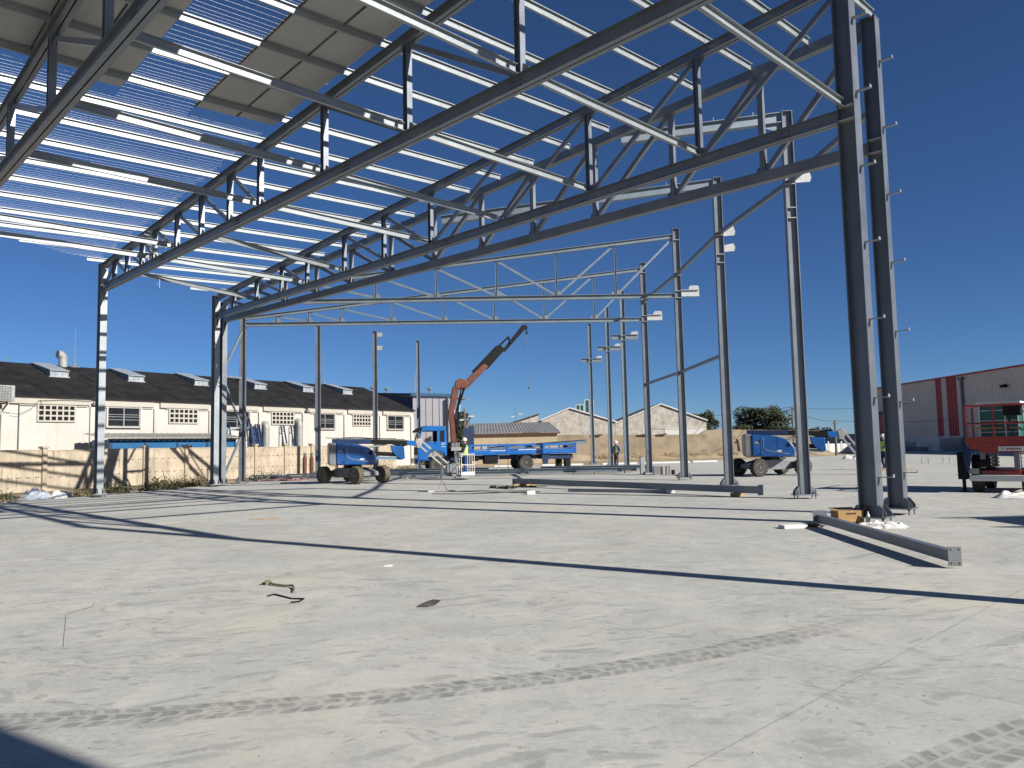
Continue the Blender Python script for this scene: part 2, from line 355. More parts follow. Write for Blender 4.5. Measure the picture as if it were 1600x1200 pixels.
    for q in (du, dv):
        f = ((q/6.0+.5).fr()-.5).ab()*6.0
        c = f.lt(.0045); cut = c if cut is None else cut.mx(c)
        col = mixc(t, f.lt(.03)*.06, col, (.33, .33, .32))
    col = mixc(t, cut*.45, col, (.17, .17, .165))
    col = mixc(t, 1.0, col, (K*1.01, K*1.02, K*.985), 'MULTIPLY')
    t.links.new(col, b.inputs['Base Color'])
    rr = (mid*.3+.62); t.links.new(rr.k, b.inputs['Roughness']); b.inputs['Specular IOR Level'].default_value = .3
    hgt = fine*.35+grain*.12+mid*.5+hb*-.5+cut*-2.5+sc*.4
    bump(t, b, hgt, .35, .012)
    return m
MAT['slab'] = slab_material()
def ground_material():
    m, t, b = newmat('dry_earth')
    v = coords(t)
    a = noise(t, v, .22, 6, .65); c = noise(t, v, 3.5, 6, .7); g = noise(t, v, .06, 4, .6)
    col = mixc(t, a.ss(.35, .65), (.30, .225, .14), (.40, .325, .225))
    col = mixc(t, c.ss(.5, .7)*.5, col, (.20, .155, .10))
    col = mixc(t, g.ss(.52, .66)*.6, col, (.15, .15, .07))
    t.links.new(col, b.inputs['Base Color']); b.inputs['Roughness'].default_value = .95; b.inputs['Specular IOR Level'].default_value = .15
    bump(t, b, c+a, .6, .06)
    return m
MAT['earth'] = ground_material()
# ------------------------------------------------------------------ ground and slab
g = MB(); g.add([(-2500, -2500, -.14), (2500, -2500, -.14), (2500, 2500, -.14), (-2500, 2500, -.14)], [(0, 1, 2, 3)])
struct('ground', g, MAT['earth'])
edge = [(-26, 10.5), (-22.2, 18.2), (-20.2, 22.2), (-18.6, 26.2), (-17.5, 28.6), (-16.75, 30.2), (-16.1, 32.6), (-15.6, 35.0), (-14.95, 37.4), (-14.5, 39.6), (-13.3, 43.5), (-12.4, 46.6), (-10.2, 51.5), (-7.6, 56.0), (-5.6, 60.5),
        (3.0, 61.0), (10.0, 61.6), (20, 68.0), (31.0, 76.0), (42, 84), (51.5, 120), (51.5, -40), (-26, -40)]
g = MB(); g.plate([(x, y, -.13) for x, y in edge], (0, 0, .13)); struct('slab', g, MAT['slab'])
# beyond the slab: the neighbouring yard before the warehouse
# ------------------------------------------------------------------ steel frame: plan
uA = V((.702, -.712, 0)); nA = V((.712, .702, 0))
A0 = V((-16.05, 29.85, 0)); B0 = V((-14.16, 36.52, 0)); Z0 = A0-V((1.89, 6.67, 0))*.949
BR = V((6.99, 14.85, 0)); C0 = V((-14.25, 37.72, 0)); CR = V((8.31, 16.74, 0))
uB = (BR-B0).normalized(); uC = (CR-C0).normalized(); LB = (BR-B0).length; LC = (CR-C0).length
LA = 32.85; LZ = 37.3
def ztA(t): return 8.89+.064*t
def haunch(mb, x, y, u, z, s, d):
    """curved knee plate under the chord on the inner side of a column"""
    o = V((x, y, 0))+u*(s*d/2); n = V((-u.y, u.x, 0))
    pts = [o+V((0, 0, z)), o+u*(s*.34)+V((0, 0, z))]
    for k in range(1, 6):
        a = k/6*PI/2; pts.append(o+u*(s*.34*(1-sin(a)))+V((0, 0, z-.55*(1-cos(a)))))
    pts.append(o+V((0, 0, z-.55)))
    mb.plate([p-n*.008 for p in pts], n*.016)
def column(name, label, p, ztop, d, b, u, mat, zb=.10, group=None, knee=0, cleats=(), cl_side=1, stiff=(), gus=True, plate='plate_w'):
    p = V((p[0], p[1], 0)); n = V((-u.y, u.x, 0))
    t = thing(name, label, 'column', (p.x, p.y, 0), 0, group)
    obj('shaft', MB().ext(Iprof(d, b, .02, .014), p+V((0, 0, zb+.03)), p+V((0, 0, ztop)), u), mat, t)
    rz = math.atan2(u.y, u.x)
    bp = obj('base_plate', MB().box((p.x, p.y, zb+.014), (d+.34, b+.22, .028), rz), mat, t)
    bolts = MB()
    for a in (-1, 1):
        for c in (-1, 1):
            q = p+u*(a*(d/2+.10))+n*(c*(b/2+.03))
            bolts.cyl(q+V((0, 0, -.01)), q+V((0, 0, zb+.14)), .013, n=6)
            bolts.cyl(q+V((0, 0, zb+.029)), q+V((0, 0, zb+.055)), .026, n=6)
            bolts.cyl(q+V((0, 0, zb-.03)), q+V((0, 0, zb-.001)), .026, n=6)
    tag(obj('anchor_bolts', bolts, MAT['bolt'], bp), kind='stuff')
    if gus:
        for c in (-1, 1):
            for s in (-1, 1):
                o = p+n*(c*(b/2-.02))+u*(s*(d/2+.003))
                pts = [o+V((0, 0, zb+.03)), o+u*(s*.15)+V((0, 0, zb+.03)), o+u*(s*.15)+V((0, 0, zb+.10)), o+u*(s*.04)+V((0, 0, zb+.24)), o+V((0, 0, zb+.24))]
                obj('gusset_plate', MB().plate([q-n*.007 for q in pts], n*.014), mat, t)
    obj('cap_plate', MB().box((p.x, p.y, ztop+.008), (d+.02, b+.02, .016), rz), mat, t)
    if knee:
        m_ = MB(); haunch(m_, p.x, p.y, u, 7.985, knee, d); obj('knee_plate', m_, mat, t)
    for z in stiff:
        for c in (-1, 1):
            o = p+n*(c*(.007+(b/2-.01)/2))
            obj('stiffener', MB().box((o.x, o.y, z), (d-.044, b/2-.012, .016), rz), MAT[plate], t)
    for z in cleats:
        o = p+u*(cl_side*d/2)
        m_ = MB(); m_.bar(o+u*(cl_side*.002)+V((0, 0, z)), o+u*(cl_side*.27)+V((0, 0, z)), .10, .016)
        m_.plate([o+u*(cl_side*.002)+V((0, 0, z-.09))-n*.05, o+u*(cl_side*.002)+V((0, 0, z-.09))+n*.05, o+u*(cl_side*.002)+V((0, 0, z+.02))+n*.05, o+u*(cl_side*.002)+V((0, 0, z+.02))-n*.05], u*(cl_side*.01))
        m_.bar(o+u*(cl_side*.27)+V((0, 0, z-.006)), o+u*(cl_side*.27)+V((0, 0, z+.055)), .09, .012, u)
        obj('girt_cleat', m_, MAT['galv'], t)
    return t
def truss(name, label, P0, u, L, nodes, diags, ztf, mat, zb=8.0, ch=(.26, .22), th=(.22, .20), post=.14, diag=.11, style='I', t0=.24, t1=None, skip=(), zc0=None, group='roof trusses'):
    t1 = L-.24 if t1 is None else t1
    P0 = V((P0[0], P0[1], 0)); n = V((-u.y, u.x, 0)); Z = lambda z: V((0, 0, z))
    m0 = P0+u*((t0+t1)/2)
    T = thing(name, label, 'truss', (m0.x, m0.y, zb), 0, group)
    pr = Iprof if style != 'R' else (lambda h, b, *a: Rprof(b, h))
    zb_c = zb+ch[0]/2
    if style == 'UU':        # two channels back to back with a slot for the gussets
        for nm, hb, za, zc in (('bottom_chord', ch, zb_c, zb_c), ('top_chord', th, ztf(t0)+th[0]/2, ztf(t1)+th[0]/2)):
            for s in (-1, 1):
                pf = [(s*(a+.014), b) for a, b in Uprof(hb[0], hb[1]/2-.014, .014)]
                c_ = obj(nm, MB().ext(pf, P0+u*t0+Z(za), P0+u*t1+Z(zc)), mat, T)
                sp = MB(); k = 0
                for x in [t0+.5+5.6*q for q in range(int((t1-t0)/5.6)+1)]:
                    f = (x-t0)/(t1-t0); c = P0+u*x+Z(za+(zc-za)*f)
                    d_ = (u*(t1-t0)+Z(zc-za)).normalized(); side = d_.cross(Z(1)).normalized()
                    for q in (-.12, -.04, .04, .12):
                        for r in (-.05, .05): sp.box(c+d_*q+Z(r)+side*(s*.034), (.026, .026, .022))
                tag(obj('splice_bolts', sp, MAT['bolt'], c_), kind='stuff')
    else:
        obj('bottom_chord', MB().ext(pr(ch[0], ch[1]), P0+u*t0+Z(zb_c), P0+u*t1+Z(zb_c)), mat, T)
        obj('top_chord', MB().ext(pr(th[0], th[1]), P0+u*t0+Z(ztf(t0)+th[0]/2), P0+u*t1+Z(ztf(t1)+th[0]/2)), mat, T)
    for i, x in enumerate(nodes):
        if i in skip: continue
        a = P0+u*x+Z(zb+ch[0]-.004); b = P0+u*x+Z(ztf(x)+.006)
        if b.z-a.z < .12: continue
        obj('post', MB().ext(pr(post, post*.9, .012, .008), a, b, u), mat, T)
        gp = MB(); o = P0+u*(x+.02)+Z(zb+ch[0]-.002)-n*.006
        gp.plate([o-u*.2, o+u*.2, o+u*.2+Z(.10), o+u*.08+Z(.2), o-u*.08+Z(.2), o-u*.2+Z(.10)], n*.012); obj('gusset_plate', gp, mat, T)
        if style == 'UU':
            gp = MB(); o = P0+u*(x+.02)+Z(ztf(x)+.004)-n*.006; e_ = Z((ztf(x+.2)-ztf(x))); gp.plate([o-u*.2-e_, o-u*.2-e_-Z(.1), o-u*.08-Z(.2), o+u*.08-Z(.2), o+u*.2+e_-Z(.1), o+u*.2+e_], n*.012); obj('gusset_plate', gp, mat, T)
    xs = [t0-.12]+list(nodes)+[t1+.1]
    for i, d in diags:           # i indexes xs; 'f' falls to the right, 'r' rises
        xa, xb = xs[i], xs[i+1]
        if d == 'f': a = P0+u*(xa+.10)+Z(ztf(xa)-.03); b = P0+u*(xb-.12)+Z(zb+ch[0]+.06)
        else: a = P0+u*(xa+.12)+Z(zb+ch[0]+.06); b = P0+u*(xb-.10)+Z(ztf(xb)-.03)
        if abs(a.z-b.z) < .1: continue
        obj('diagonal', MB().ext(Rprof(diag*.9, diag) if style == 'R' else Uprof(diag, diag*.62), a, b, n.cross((b-a).normalized())), mat, T)
    return T
cz = [.9+1.53*k for k in range(7)]
GL = 'columns along the wall'; GR = 'columns of the tall right-hand row'
# left row
column('steel_column', 'galvanised steel column alone at the left, foot among weeds', A0, ztA(0)+.22, .40, .24, uA, MAT['galv'], group=GL, knee=1)
column('steel_column', 'galvanised steel column leftmost of the close trio by the wall', B0, ztA(0)+.22, .40, .24, uB, MAT['galv'], group=GL, knee=1)
column('steel_column', 'dark grey column in the middle of the close trio by the wall', C0, ztA(0)+.1, .34, .24, uC, MAT['primer'], group=GL, knee=1)
D0 = V((-13.73, 39.02, 0)); DR = V((7.02, 40.0, 0)); uD = (DR-D0).normalized(); LD = (DR-D0).length
column('steel_column', 'grey column rightmost of the close trio, carrying zigzag bracing', D0, 8.62, .30, .22, uD, MAT['primer'], group=GL)
column('steel_column', 'free-standing grey column behind the left wheel of the nearer boom lift', (-11.83, 46.68), 9.25, .30, .22, uD, MAT['primer'], group=GL)
t = column('steel_column', 'free-standing grey column with two pale plates at its head', (-9.24, 51.67), 9.54, .30, .22, uD, MAT['primer'], group=GL)
for z in (9.32, 8.42): obj('bracket_plate', MB().box((-8.91, 51.67, z), (.34, .02, .28)), MAT['shed_roof'], t)
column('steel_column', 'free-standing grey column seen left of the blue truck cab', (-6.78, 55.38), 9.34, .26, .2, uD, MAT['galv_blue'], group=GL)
# right row
column('steel_column', 'tall dark column in front, lit flange, beside the cardboard box', BR-uB*.16, ztA(LB)+.22, .35, .32, uB, MAT['primer_dk'], group=GR, cleats=cz, stiff=(8.0, 8.28), zb=.13)
column('steel_column', 'tall dark column standing just behind the foremost one', CR-uC*.03, 11.12, .32, .30, uC, MAT['primer_dk'], group=GR, cleats=cz, stiff=(8.0, 8.3), zb=.12)
AR = A0+uA*LA; ZR = Z0+uA*LZ
RW = [(8.13, 21.68), (7.52, 27.04), (7.41, 33.56), (7.02, 40.0), (6.94, 47.28), (6.68, 52.92), (6.2, 60.2)]
RL = ['grey column with splayed base in front of the right-hand boom lift', 'grey column second along the row, two white plates near its head', 'grey column third along the row, white bracket at truss level',
      'grey column fourth along the row, steel plates leaning at its foot', 'pale bluish column just right of the worker by the earth wall', 'pale bluish column just left of the worker by the earth wall', 'pale bluish column farthest along the right-hand row']
ux = V((1, 0, 0))
cols = []
for i, (x, y) in enumerate(RW):
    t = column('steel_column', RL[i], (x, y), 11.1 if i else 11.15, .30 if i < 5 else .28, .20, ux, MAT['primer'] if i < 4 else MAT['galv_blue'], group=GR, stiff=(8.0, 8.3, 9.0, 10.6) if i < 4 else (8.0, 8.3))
    cols.append(t)
    z = 8.02
    if i < 2:
        for (za, zb_, ln) in (((9.02, 9.4, .42),), ((8.95, 9.34, .38), (8.38, 8.68, .36)))[i]:
            obj('bracket_plate', MB().plate([(x+.155, y-.09, za), (x+.15+ln, y-.09, za+.02), (x+.19+ln, y-.09, za+.16), (x+.12+ln, y-.09, zb_), (x+.155, y-.09, zb_-.06)], (0, .015, 0)), MAT['plate_w'], t)
        continue
    m_ = MB(); m_.ext(Iprof(.30, .18), (x+.155, y, z+.18), (x+.95, y, z+.18)); obj('corbel', m_, MAT['plate_w'] if i < 4 else MAT['galv_blue'], t)
    m_ = MB(); m_.plate([(x+.5, y-.008, z+.333), (x+.94, y-.008, z+.333), (x+.94, y-.008, z+.48), (x+.86, y-.008, z+.52), (x+.58, y-.008, z+.52), (x+.5, y-.008, z+.44)], (0, .016, 0)); obj('corbel_web', m_, MAT['plate_w'], t)
    if i >= 4: obj('corbel', MB().ext(Iprof(.3, .2), (x-.145, y, z+.18), (x-.7, y, z+.18)), MAT['galv_blue'], t)
# trusses over the near hall (skewed frames)
nA_ = [1.37, 2.79, 4.3, 5.52, 7.48, 9.39, 11.37, 13.26, 16.57, 19.9, 23.24, 26.57, 29.8]
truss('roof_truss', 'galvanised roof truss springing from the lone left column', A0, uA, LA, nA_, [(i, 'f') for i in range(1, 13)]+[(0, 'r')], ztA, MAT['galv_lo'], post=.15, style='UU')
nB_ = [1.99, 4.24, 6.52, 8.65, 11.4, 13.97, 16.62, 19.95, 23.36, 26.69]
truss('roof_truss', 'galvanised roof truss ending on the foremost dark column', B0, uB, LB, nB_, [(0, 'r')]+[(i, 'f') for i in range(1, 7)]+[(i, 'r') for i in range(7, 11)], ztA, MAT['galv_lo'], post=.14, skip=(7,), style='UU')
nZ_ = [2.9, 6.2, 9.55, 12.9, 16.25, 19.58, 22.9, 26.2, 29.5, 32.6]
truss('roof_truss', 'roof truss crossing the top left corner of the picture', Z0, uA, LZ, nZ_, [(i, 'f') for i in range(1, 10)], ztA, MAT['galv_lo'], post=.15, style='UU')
column('steel_column', 'tall dark column out to the right, casting the long floor shadow', AR, ztA(LA)+.22, .30, .24, uA, MAT['primer_dk'], group=GR, zb=.13)
column('steel_column', 'tall dark column behind and right of the viewer', ZR, ztA(LZ)+.22, .36, .30, uA, MAT['primer_dk'], group=GR, zb=.13)
column('steel_column', 'galvanised column by the wall, left of the picture edge', Z0, ztA(0)+.22, .40, .24, uA, MAT['galv'], group=GL, knee=1)
# painted box-section frame across the joint between the two halls
nC_ = [.9, 3.35, 5.8, 8.29, 10.78, 13.34, 15.82, 18.22, 20.52, 22.96, 25.58, 28.13]
truss('roof_truss', 'dark painted box-section truss behind the galvanised one', C0, uC, LC, nC_, [(i, 'f') for i in range(1, 7)]+[(i, 'r') for i in range(7, 13)], lambda t: 8.86+.066*t, MAT['primer'], ch=(.27, .2), th=(.24, .2), post=.14, diag=.12, style='R', t0=.17, t1=LC-.21)
# far hall: mono-pitch trusses square to the right-hand row
nD_ = [1.69, 3.32, 4.96, 7.59, 10.27, 12.89, 15.49, 18.14]
zD = lambda t: 8.32+.1145*t
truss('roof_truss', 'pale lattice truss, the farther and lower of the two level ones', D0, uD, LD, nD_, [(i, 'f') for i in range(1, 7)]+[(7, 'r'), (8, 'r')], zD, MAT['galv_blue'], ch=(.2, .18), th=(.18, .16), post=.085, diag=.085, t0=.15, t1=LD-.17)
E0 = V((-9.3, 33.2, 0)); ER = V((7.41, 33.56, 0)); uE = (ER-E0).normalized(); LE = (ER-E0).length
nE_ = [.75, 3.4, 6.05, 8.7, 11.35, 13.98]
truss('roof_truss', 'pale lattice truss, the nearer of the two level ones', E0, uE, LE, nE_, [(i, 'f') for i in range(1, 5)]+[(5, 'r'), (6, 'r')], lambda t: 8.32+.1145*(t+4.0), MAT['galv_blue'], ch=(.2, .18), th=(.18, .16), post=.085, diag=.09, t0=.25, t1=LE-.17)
for nm, lab, (x0, y0, z0), (x1, y1, z1) in (('rafter', 'sloping beam from the head of the second grey column in the row', (-2.4, 27.0, 9.75), (7.35, 27.04, 10.9)),
                                    ('rafter', 'short sloping beam at the head of the nearest grey column', (3.3, 21.6, 10.42), (7.95, 21.68, 10.98))):
    t = thing(nm, lab, 'beam', ((x0+x1)/2, y0, z0), 0, 'sloping beams of the far hall')
    obj('beam', MB().ext(Iprof(.30, .2), (x0, y0, z0), (x1, y1, z1)), MAT['galv_blue'], t)
    obj('haunch', MB().plate([(x1, y1-.006, z1-.16), (x1-.7, y1-.006, z1-.16-.08), (x1, y1-.006, z1-.42)], (0, .012, 0)), MAT['galv_blue'], t)
    for k in range(4):
        a = k/4+.08; c = V((x0, y0, z0)).lerp(V((x1, y1, z1)), a)
        obj('purlin_cleat', MB().box((c.x, c.y, c.z+.21), (.012, .1, .12)), MAT['plate_w'], t)
# struts along the right-hand row
pts = [CR]+[V((x, y, 0)) for x, y in RW[:4]]
SL = ['high strut between the dark rear column and the nearest grey column', 'high strut between the first and second grey columns', 'high strut between the second and third grey columns', 'high strut between the third and fourth grey columns']
for i in range(4):
    a, b = pts[i], pts[i+1]; d = (b-a).normalized()
    obj_ = obj('row_strut', MB().bar(a+d*.16+V((0, 0, 9.07)), b-d*.02+V((0, 0, 9.07)), .11, .13), MAT['primer'])
    tag(obj_, SL[i], 'strut', 'struts along the right-hand row')
for i in (1, 2):
    a, b = pts[i+1], pts[i+2]; d = (b-a).normalized()
    tag(obj('row_strut', MB().bar(a+d*.02+V((0, 0, 4.70)), b-d*.02+V((0, 0, 4.70)), .10, .12), MAT['primer']), ('mid-height strut between the second and third grey columns', 'mid-height strut between the third and fourth grey columns')[i-1], 'strut', 'struts along the right-hand row')
# zigzag bracing in the left trio
a, b = C0, D0; d = (b-a).normalized()
for z0, z1, lab in ((5.85, 7.7, 'top slanting brace of the zigzag between the trio columns'), (5.35, 5.35, 'upper level strut of the zigzag between the trio columns'), (4.95, 3.0, 'middle slanting brace of the zigzag between the trio columns'), (2.72, 2.72, 'lower level strut of the zigzag between the trio columns'), (.5, 2.35, 'bottom slanting brace of the zigzag between the trio columns')):
    tag(obj('brace', MB().bar(a+d*.15+V((0, 0, z0)), b-d*.12+V((0, 0, z1)), .09, .09), MAT['galv_blue']), lab, 'brace', 'zigzag bracing')
# ------------------------------------------------------------------ bottom-chord ties
ORD = ['first', 'second', 'third', 'fourth', 'fifth', 'sixth', 'seventh', 'eighth', 'ninth', 'tenth', 'eleventh', 'twelfth', 'thirteenth', 'fourteenth', 'fifteenth', 'sixteenth', 'seventeenth', 'eighteenth', 'nineteenth', 'twentieth', 'twenty-first', 'twenty-second']
for i, (ta, tb) in enumerate(((2.79, 4.24), (5.52, 8.65), (9.39, 11.4), (13.26, 16.62), (16.57, 19.9), (19.9, 23.36), (23.24, 26.69), (26.57, 30.05))):
    a = A0+uA*ta+nA*.13+V((0, 0, 8.33)); b = B0+uB*tb-nA*.13+V((0, 0, 8.33))
    tag(obj('tie_beam', MB().ext(Uprof(.17, .07, .006), a, b), MAT['galv']), ORD[i]+' galvanised tie from the left between the two nearest full trusses', 'tie', 'ties between the nearest full trusses')
for i, ta in enumerate((5.52, 7.48, 13.26, 16.57, 19.9, 23.24)):
    a = A0+uA*ta-nA*.13+V((0, 0, 8.33)); b = Z0+uA*(ta-3.24)+nA*.13+V((0, 0, 8.33))
    tag(obj('tie_beam', MB().ext(Uprof(.17, .07, .006), b, a), MAT['galv']), ORD[i]+' tie from the left below the netted roof bay', 'tie', 'ties below the netted bay')
# ------------------------------------------------------------------ purlins
def roofz(tau, e): return 9.115+.064*(tau+3.42*e/6.03)
def roofp(tau, e, dz=0.0): return A0+uA*tau+nA*e+V((0, 0, roofz(tau, e)+dz))
for k in range(21):
    tb = 29.94-1.457*k; tau = tb-3.42
    e1 = 6.03+.72+.043*tb; e0 = max(-11.5, -tau*6.03/3.42-.15)
    lab = ORD[20-k]+' galvanised roof purlin counting up the slope from the left eave'
    P = thing('roof_purlin', lab, 'purlin', roofp(tau, (e0+e1)/2), 0, 'roof purlins of the near hall')
    obj('rail', MB().ext(ZP, roofp(tau, e0), roofp(tau, e1)), MAT['galv'], P)
    for e in (-5.72, 0.0, 6.03):
        if e > e0+.1:
            obj('purlin_cleat', MB().plate([roofp(tau-.006, e-.06, .002), roofp(tau-.006, e+.06, .002), roofp(tau-.006, e+.06, .13), roofp(tau-.006, e-.06, .13)], -uA*.008), MAT['galv_lo'], P)
        if e > e0 and e+.3 < e1:
            obj('splice_plate', MB().plate([roofp(tau+.006, e-.28, .03), roofp(tau+.006, e+.28, .03), roofp(tau+.006, e+.28, .10), roofp(tau+.006, e-.28, .10)], uA*.004), MAT['galv'], P)
# roof panels
def panel(label, ea, eb, t0, t1):
    T = thing('roof_panel', label, 'roof panel', roofp((t0+t1)/2, (ea+eb)/2, .2), 0, 'roof panels laid so far')
    ea += .006; eb -= .006
    q = [roofp(t0, ea, .155), roofp(t1, ea, .155), roofp(t1, eb, .155), roofp(t0, eb, .155)]
    obj('sheet', MB().plate(q, (0, 0, .05)), MAT['panel'], T)
    m_ = MB()
    for f in (.08, .36, .64, .92):
        e = ea+(eb-ea)*f; m_.bar(roofp(t0+.02, e, .222), roofp(t1-.02, e, .222), .06, .034)
    obj('ribs', m_, MAT['panel'], T)
    m_ = MB(); m_.bar(roofp(t0, ea+.02, .144), roofp(t1, ea+.02, .144), .03, .02); obj('edge_seal', m_, MAT['panel_edge'], T)
panel('grey roof panel of the right strip, side nearer the truss', -1.16, -.15, 14.25, 25.4)
panel('grey roof panel of the right strip, side farther from the truss', -2.2, -1.16, 14.2, 25.4)
panel('grey roof panel of the left strip, its right edge ending in open sky', -4.82, -3.87, 14.2, 29.5)
panel('grey roof panel of the left strip, second from its right edge', -5.84, -4.82, 14.75, 29.5)
panel('grey roof panel of the left strip, third from its right edge', -6.86, -5.84, 14.75, 29.5)
panel('grey roof panel at the outermost top left corner', -7.88, -6.86, 14.75, 29.5)
# safety net under the panels, draped over the purlins of one bay
def netz(tau):
    f = ((tau-(29.94-3.42)) / 1.457) % 1.0
    return .158-.12*(1-(2*f-1)**2)
m_ = MB(); random.seed(4)
sp_ = .15
e = -.30
def wire(pts, r=.0013):
    for a, b in zip(pts[:-1], pts[1:]):
        d = (b-a)
        if d.length < 1e-4: continue
        n1 = d.cross(V((0, 0, 1))).normalized()*r; n2 = V((0, 0, r))
        m_.add([a+n1, a-n1*.5+n2, a-n1*.5-n2, b+n1, b-n1*.5+n2, b-n1*.5-n2], [(0, 1, 4, 3), (1, 2, 5, 4), (2, 0, 3, 5)])
while e > -9.0:
    tl = max(.1, -3.42*e/6.03-.1); tt = tl; P_ = []
    while tt < 31.5:
        P_.append(roofp(tt, e+.02*sin(tt*1.7+e), netz(tt)+.012*sin(3*tt+2*e))); tt += 1.457/5
    wire(P_); e -= sp_
tt = .2
while tt < 31.5:
    em = max(-9.0, -tt*6.03/3.42-.1); P_ = []; e = -.22-.12*random.random()
    while e > em: P_.append(roofp(tt+.015*sin(e*2), e, netz(tt))); e -= 1.1
    P_.append(roofp(tt, em, netz(tt)))
    if len(P_) > 1: wire(P_)
    tt += sp_
# frayed edge by the truss
for k in range(120):
    tt = random.uniform(1, 30); a = roofp(tt, -.25, .2)
    wire([a, a+nA*random.uniform(.05, .3)+V((0, 0, random.uniform(-.06, .16)))], .004)
tag(obj('safety_net', m_, MAT['wire']), 'white wire safety net draped over the purlins of the left bay', 'net')
# bunched net end hanging on the truss near its left end
m_ = MB(); c0 = A0+uA*6.2-nA*.12
for k in range(26):
    p = c0+uA*random.uniform(-.9, .5)+V((0, 0, random.uniform(8.5, 9.3))); q = [p]
    for j in range(5): p = p+V((random.uniform(-.16, .16), random.uniform(-.16, .16), random.uniform(-.22, .08))); q.append(p)
    wire(q, .006)
for k in range(3):
    p = c0+uA*(-.3+.2*k); wire([p+V((0, 0, 8.3)), p+V((.02, 0, 7.9)), p+V((.0, .03, 7.45-.15*k))], .007)
tag(obj('bunched_net', m_, MAT['wire']), 'bunched end of netting hanging on the truss near the lone column', 'net')
# ------------------------------------------------------------------ perimeter wall of panels and posts
W0 = V((-24.0, 36.5, 0)); W1 = V((-11.0, 66.5, 0)); uW = (W1-W0).normalized(); nW = V((-uW.y, uW.x, 0)); azW = math.atan2(uW.y, uW.x)
wall = thing('boundary_wall', 'stained tan concrete panel wall with posts along the left edge', 'wall', W0, azW, local=True)
pm = mesh_of('post', MB().box((0, 0, .93), (.24, .26, 2.1))); pm.materials.append(MAT['perim_post'])
capm = mesh_of('post_cap', MB().box((0, 0, 2.03), (.34, .36, .1))); capm.materials.append(MAT['perim_post'])
pnl = mesh_of('panel', MB().box((1.485, .03, .86), (2.72, .1, 2.0))); pnl.materials.append(MAT['perim'])
cop = mesh_of('coping', MB().box((1.485, .03, 1.885), (2.72, .14, .05))); cop.materials.append(MAT['perim_post'])
hole = MB()
for zz in (.55, 1.3):
    for xx in (.35, .8, 1.25, 1.7, 2.15, 2.6):
        hole.box((xx, -.026, zz), (.07, .012, .05)); hole.box((xx+.12, -.026, zz+.01), (.05, .012, .04))
hm = mesh_of('lifting_sockets', hole); hm.materials.append(MAT['dark_rubble'])
sk = 1.83-2.97*5
for k in range(16):
    x = sk+2.97*k
    if x > 34.5: break
    p = inst('post', pm, wall, (x, random.uniform(-.01, .01), random.uniform(-.02, .02))); inst('post_cap', capm, p, (0, 0, 0))
    q = inst('panel', pnl, wall, (x, random.uniform(-.008, .008), random.uniform(-.015, .015))); inst('coping', cop, q, (0, 0, 0)); h_ = inst('lifting_sockets', hm, q, (0, 0, 0)); h_['kind'] = 'stuff'

# ------------------------------------------------------------------ white factory with dark roof
F0 = V((-31.04, 47.6, 0)); F1 = V((-10.2, 79.0, 0)); uF = (F1-F0).normalized(); LF = (F1-F0).length; azF = math.atan2(uF.y, uF.x)
# local frame: x along the facade, -y towards the camera side, +y into the building
fac = thing('factory', 'long white factory with dark roof, skylights and pilasters behind the wall', 'building', F0, azF, local=True)
X0, X1, EV, RW_, RH = -18.0, LF, 5.4, 7.2, 2.75
m = MB(); m.plate([(X0, 0, -.2), (X1, 0, -.2), (X1, 0, EV), (X0, 0, EV)], (0, .3, 0)); obj('wall', m, MAT['white_wall'], fac)
m = MB(); m.plate([(X1-.3, .301, -.2), (X1-.3, 2*RW_, -.2), (X1-.3, 2*RW_, EV), (X1-.3, RW_, EV+RH), (X1-.3, .301, EV+.1)], (.3, 0, 0)); obj('gable_wall', m, MAT['white_wall'], fac)
rf = MB()
rf.plate([(X0, -.22, EV-.06), (X1+.1, -.22, EV-.06), (X1+.1, RW_, EV+RH), (X0, RW_, EV+RH)], (0, 0, .1))
rf.plate([(X0, 2*RW_+.2, EV-.06), (X1+.1, 2*RW_+.2, EV-.06), (X1+.1, RW_+.004, EV+RH), (X0, RW_+.004, EV+RH)], (0, 0, .1))
roof = obj('roof', rf, MAT['roof_dk'], fac)
seam = MB()
for k in range(12):
    x = X0+1.5+4.65*k
    seam.bar((x, .0, EV+.145), (x, RW_-.3, EV+RH+.0), .05, .02)
obj('roof_seams', seam, MAT['roof_dk'], roof)
slope = RH/(RW_+.22)
def rz_(y): return EV-.06+(y+.22)*(RH+.06)/(RW_+.22)+.1
for x in (4.75, 10.4, 16.0, 21.9, 27.4, 32.5, -.9, -6.5):
    y0, y1 = 4.2, 6.95
    b = MB(); b.plate([(x-.6, y0, rz_(y0)-.02), (x-.6, y1, rz_(y1)-.02), (x-.6, y1, rz_(y1)+.12), (x-.6, y0, rz_(y0)+.42)], (1.2, 0, 0))
    s_ = obj('skylight', b, MAT['sky_gl'], roof)
    b = MB(); b.plate([(x-.68, y0-.12, rz_(y0)+.42), (x+.68, y0-.12, rz_(y0)+.42), (x+.68, y1+.05, rz_(y1)+.14), (x-.68, y1+.05, rz_(y1)+.14)], (0, 0, .05))
    obj('lid', b, MAT['skylight'], s_)
    b = MB()
    for xx in (x-.6, x-.2, x+.2, x+.6): b.box((xx, y0-.02, rz_(y0)+.2), (.04, .05, .42))
    b.box((x, y0-.03, rz_(y0)-.0), (1.4, .1, .06)); obj('frame', b, MAT['alu'], s_)
PIL = [-17.8, -13.3, -8.7, -4.5, -.45, 4.95, 9.5, 14.0, 18.6, 23.2, 28.1, 32.8, 37.35]
for x in PIL: obj('pilaster', MB().box((x, -.08, 2.3), (.46, .16, 5.0)), MAT['white_wall'], fac)
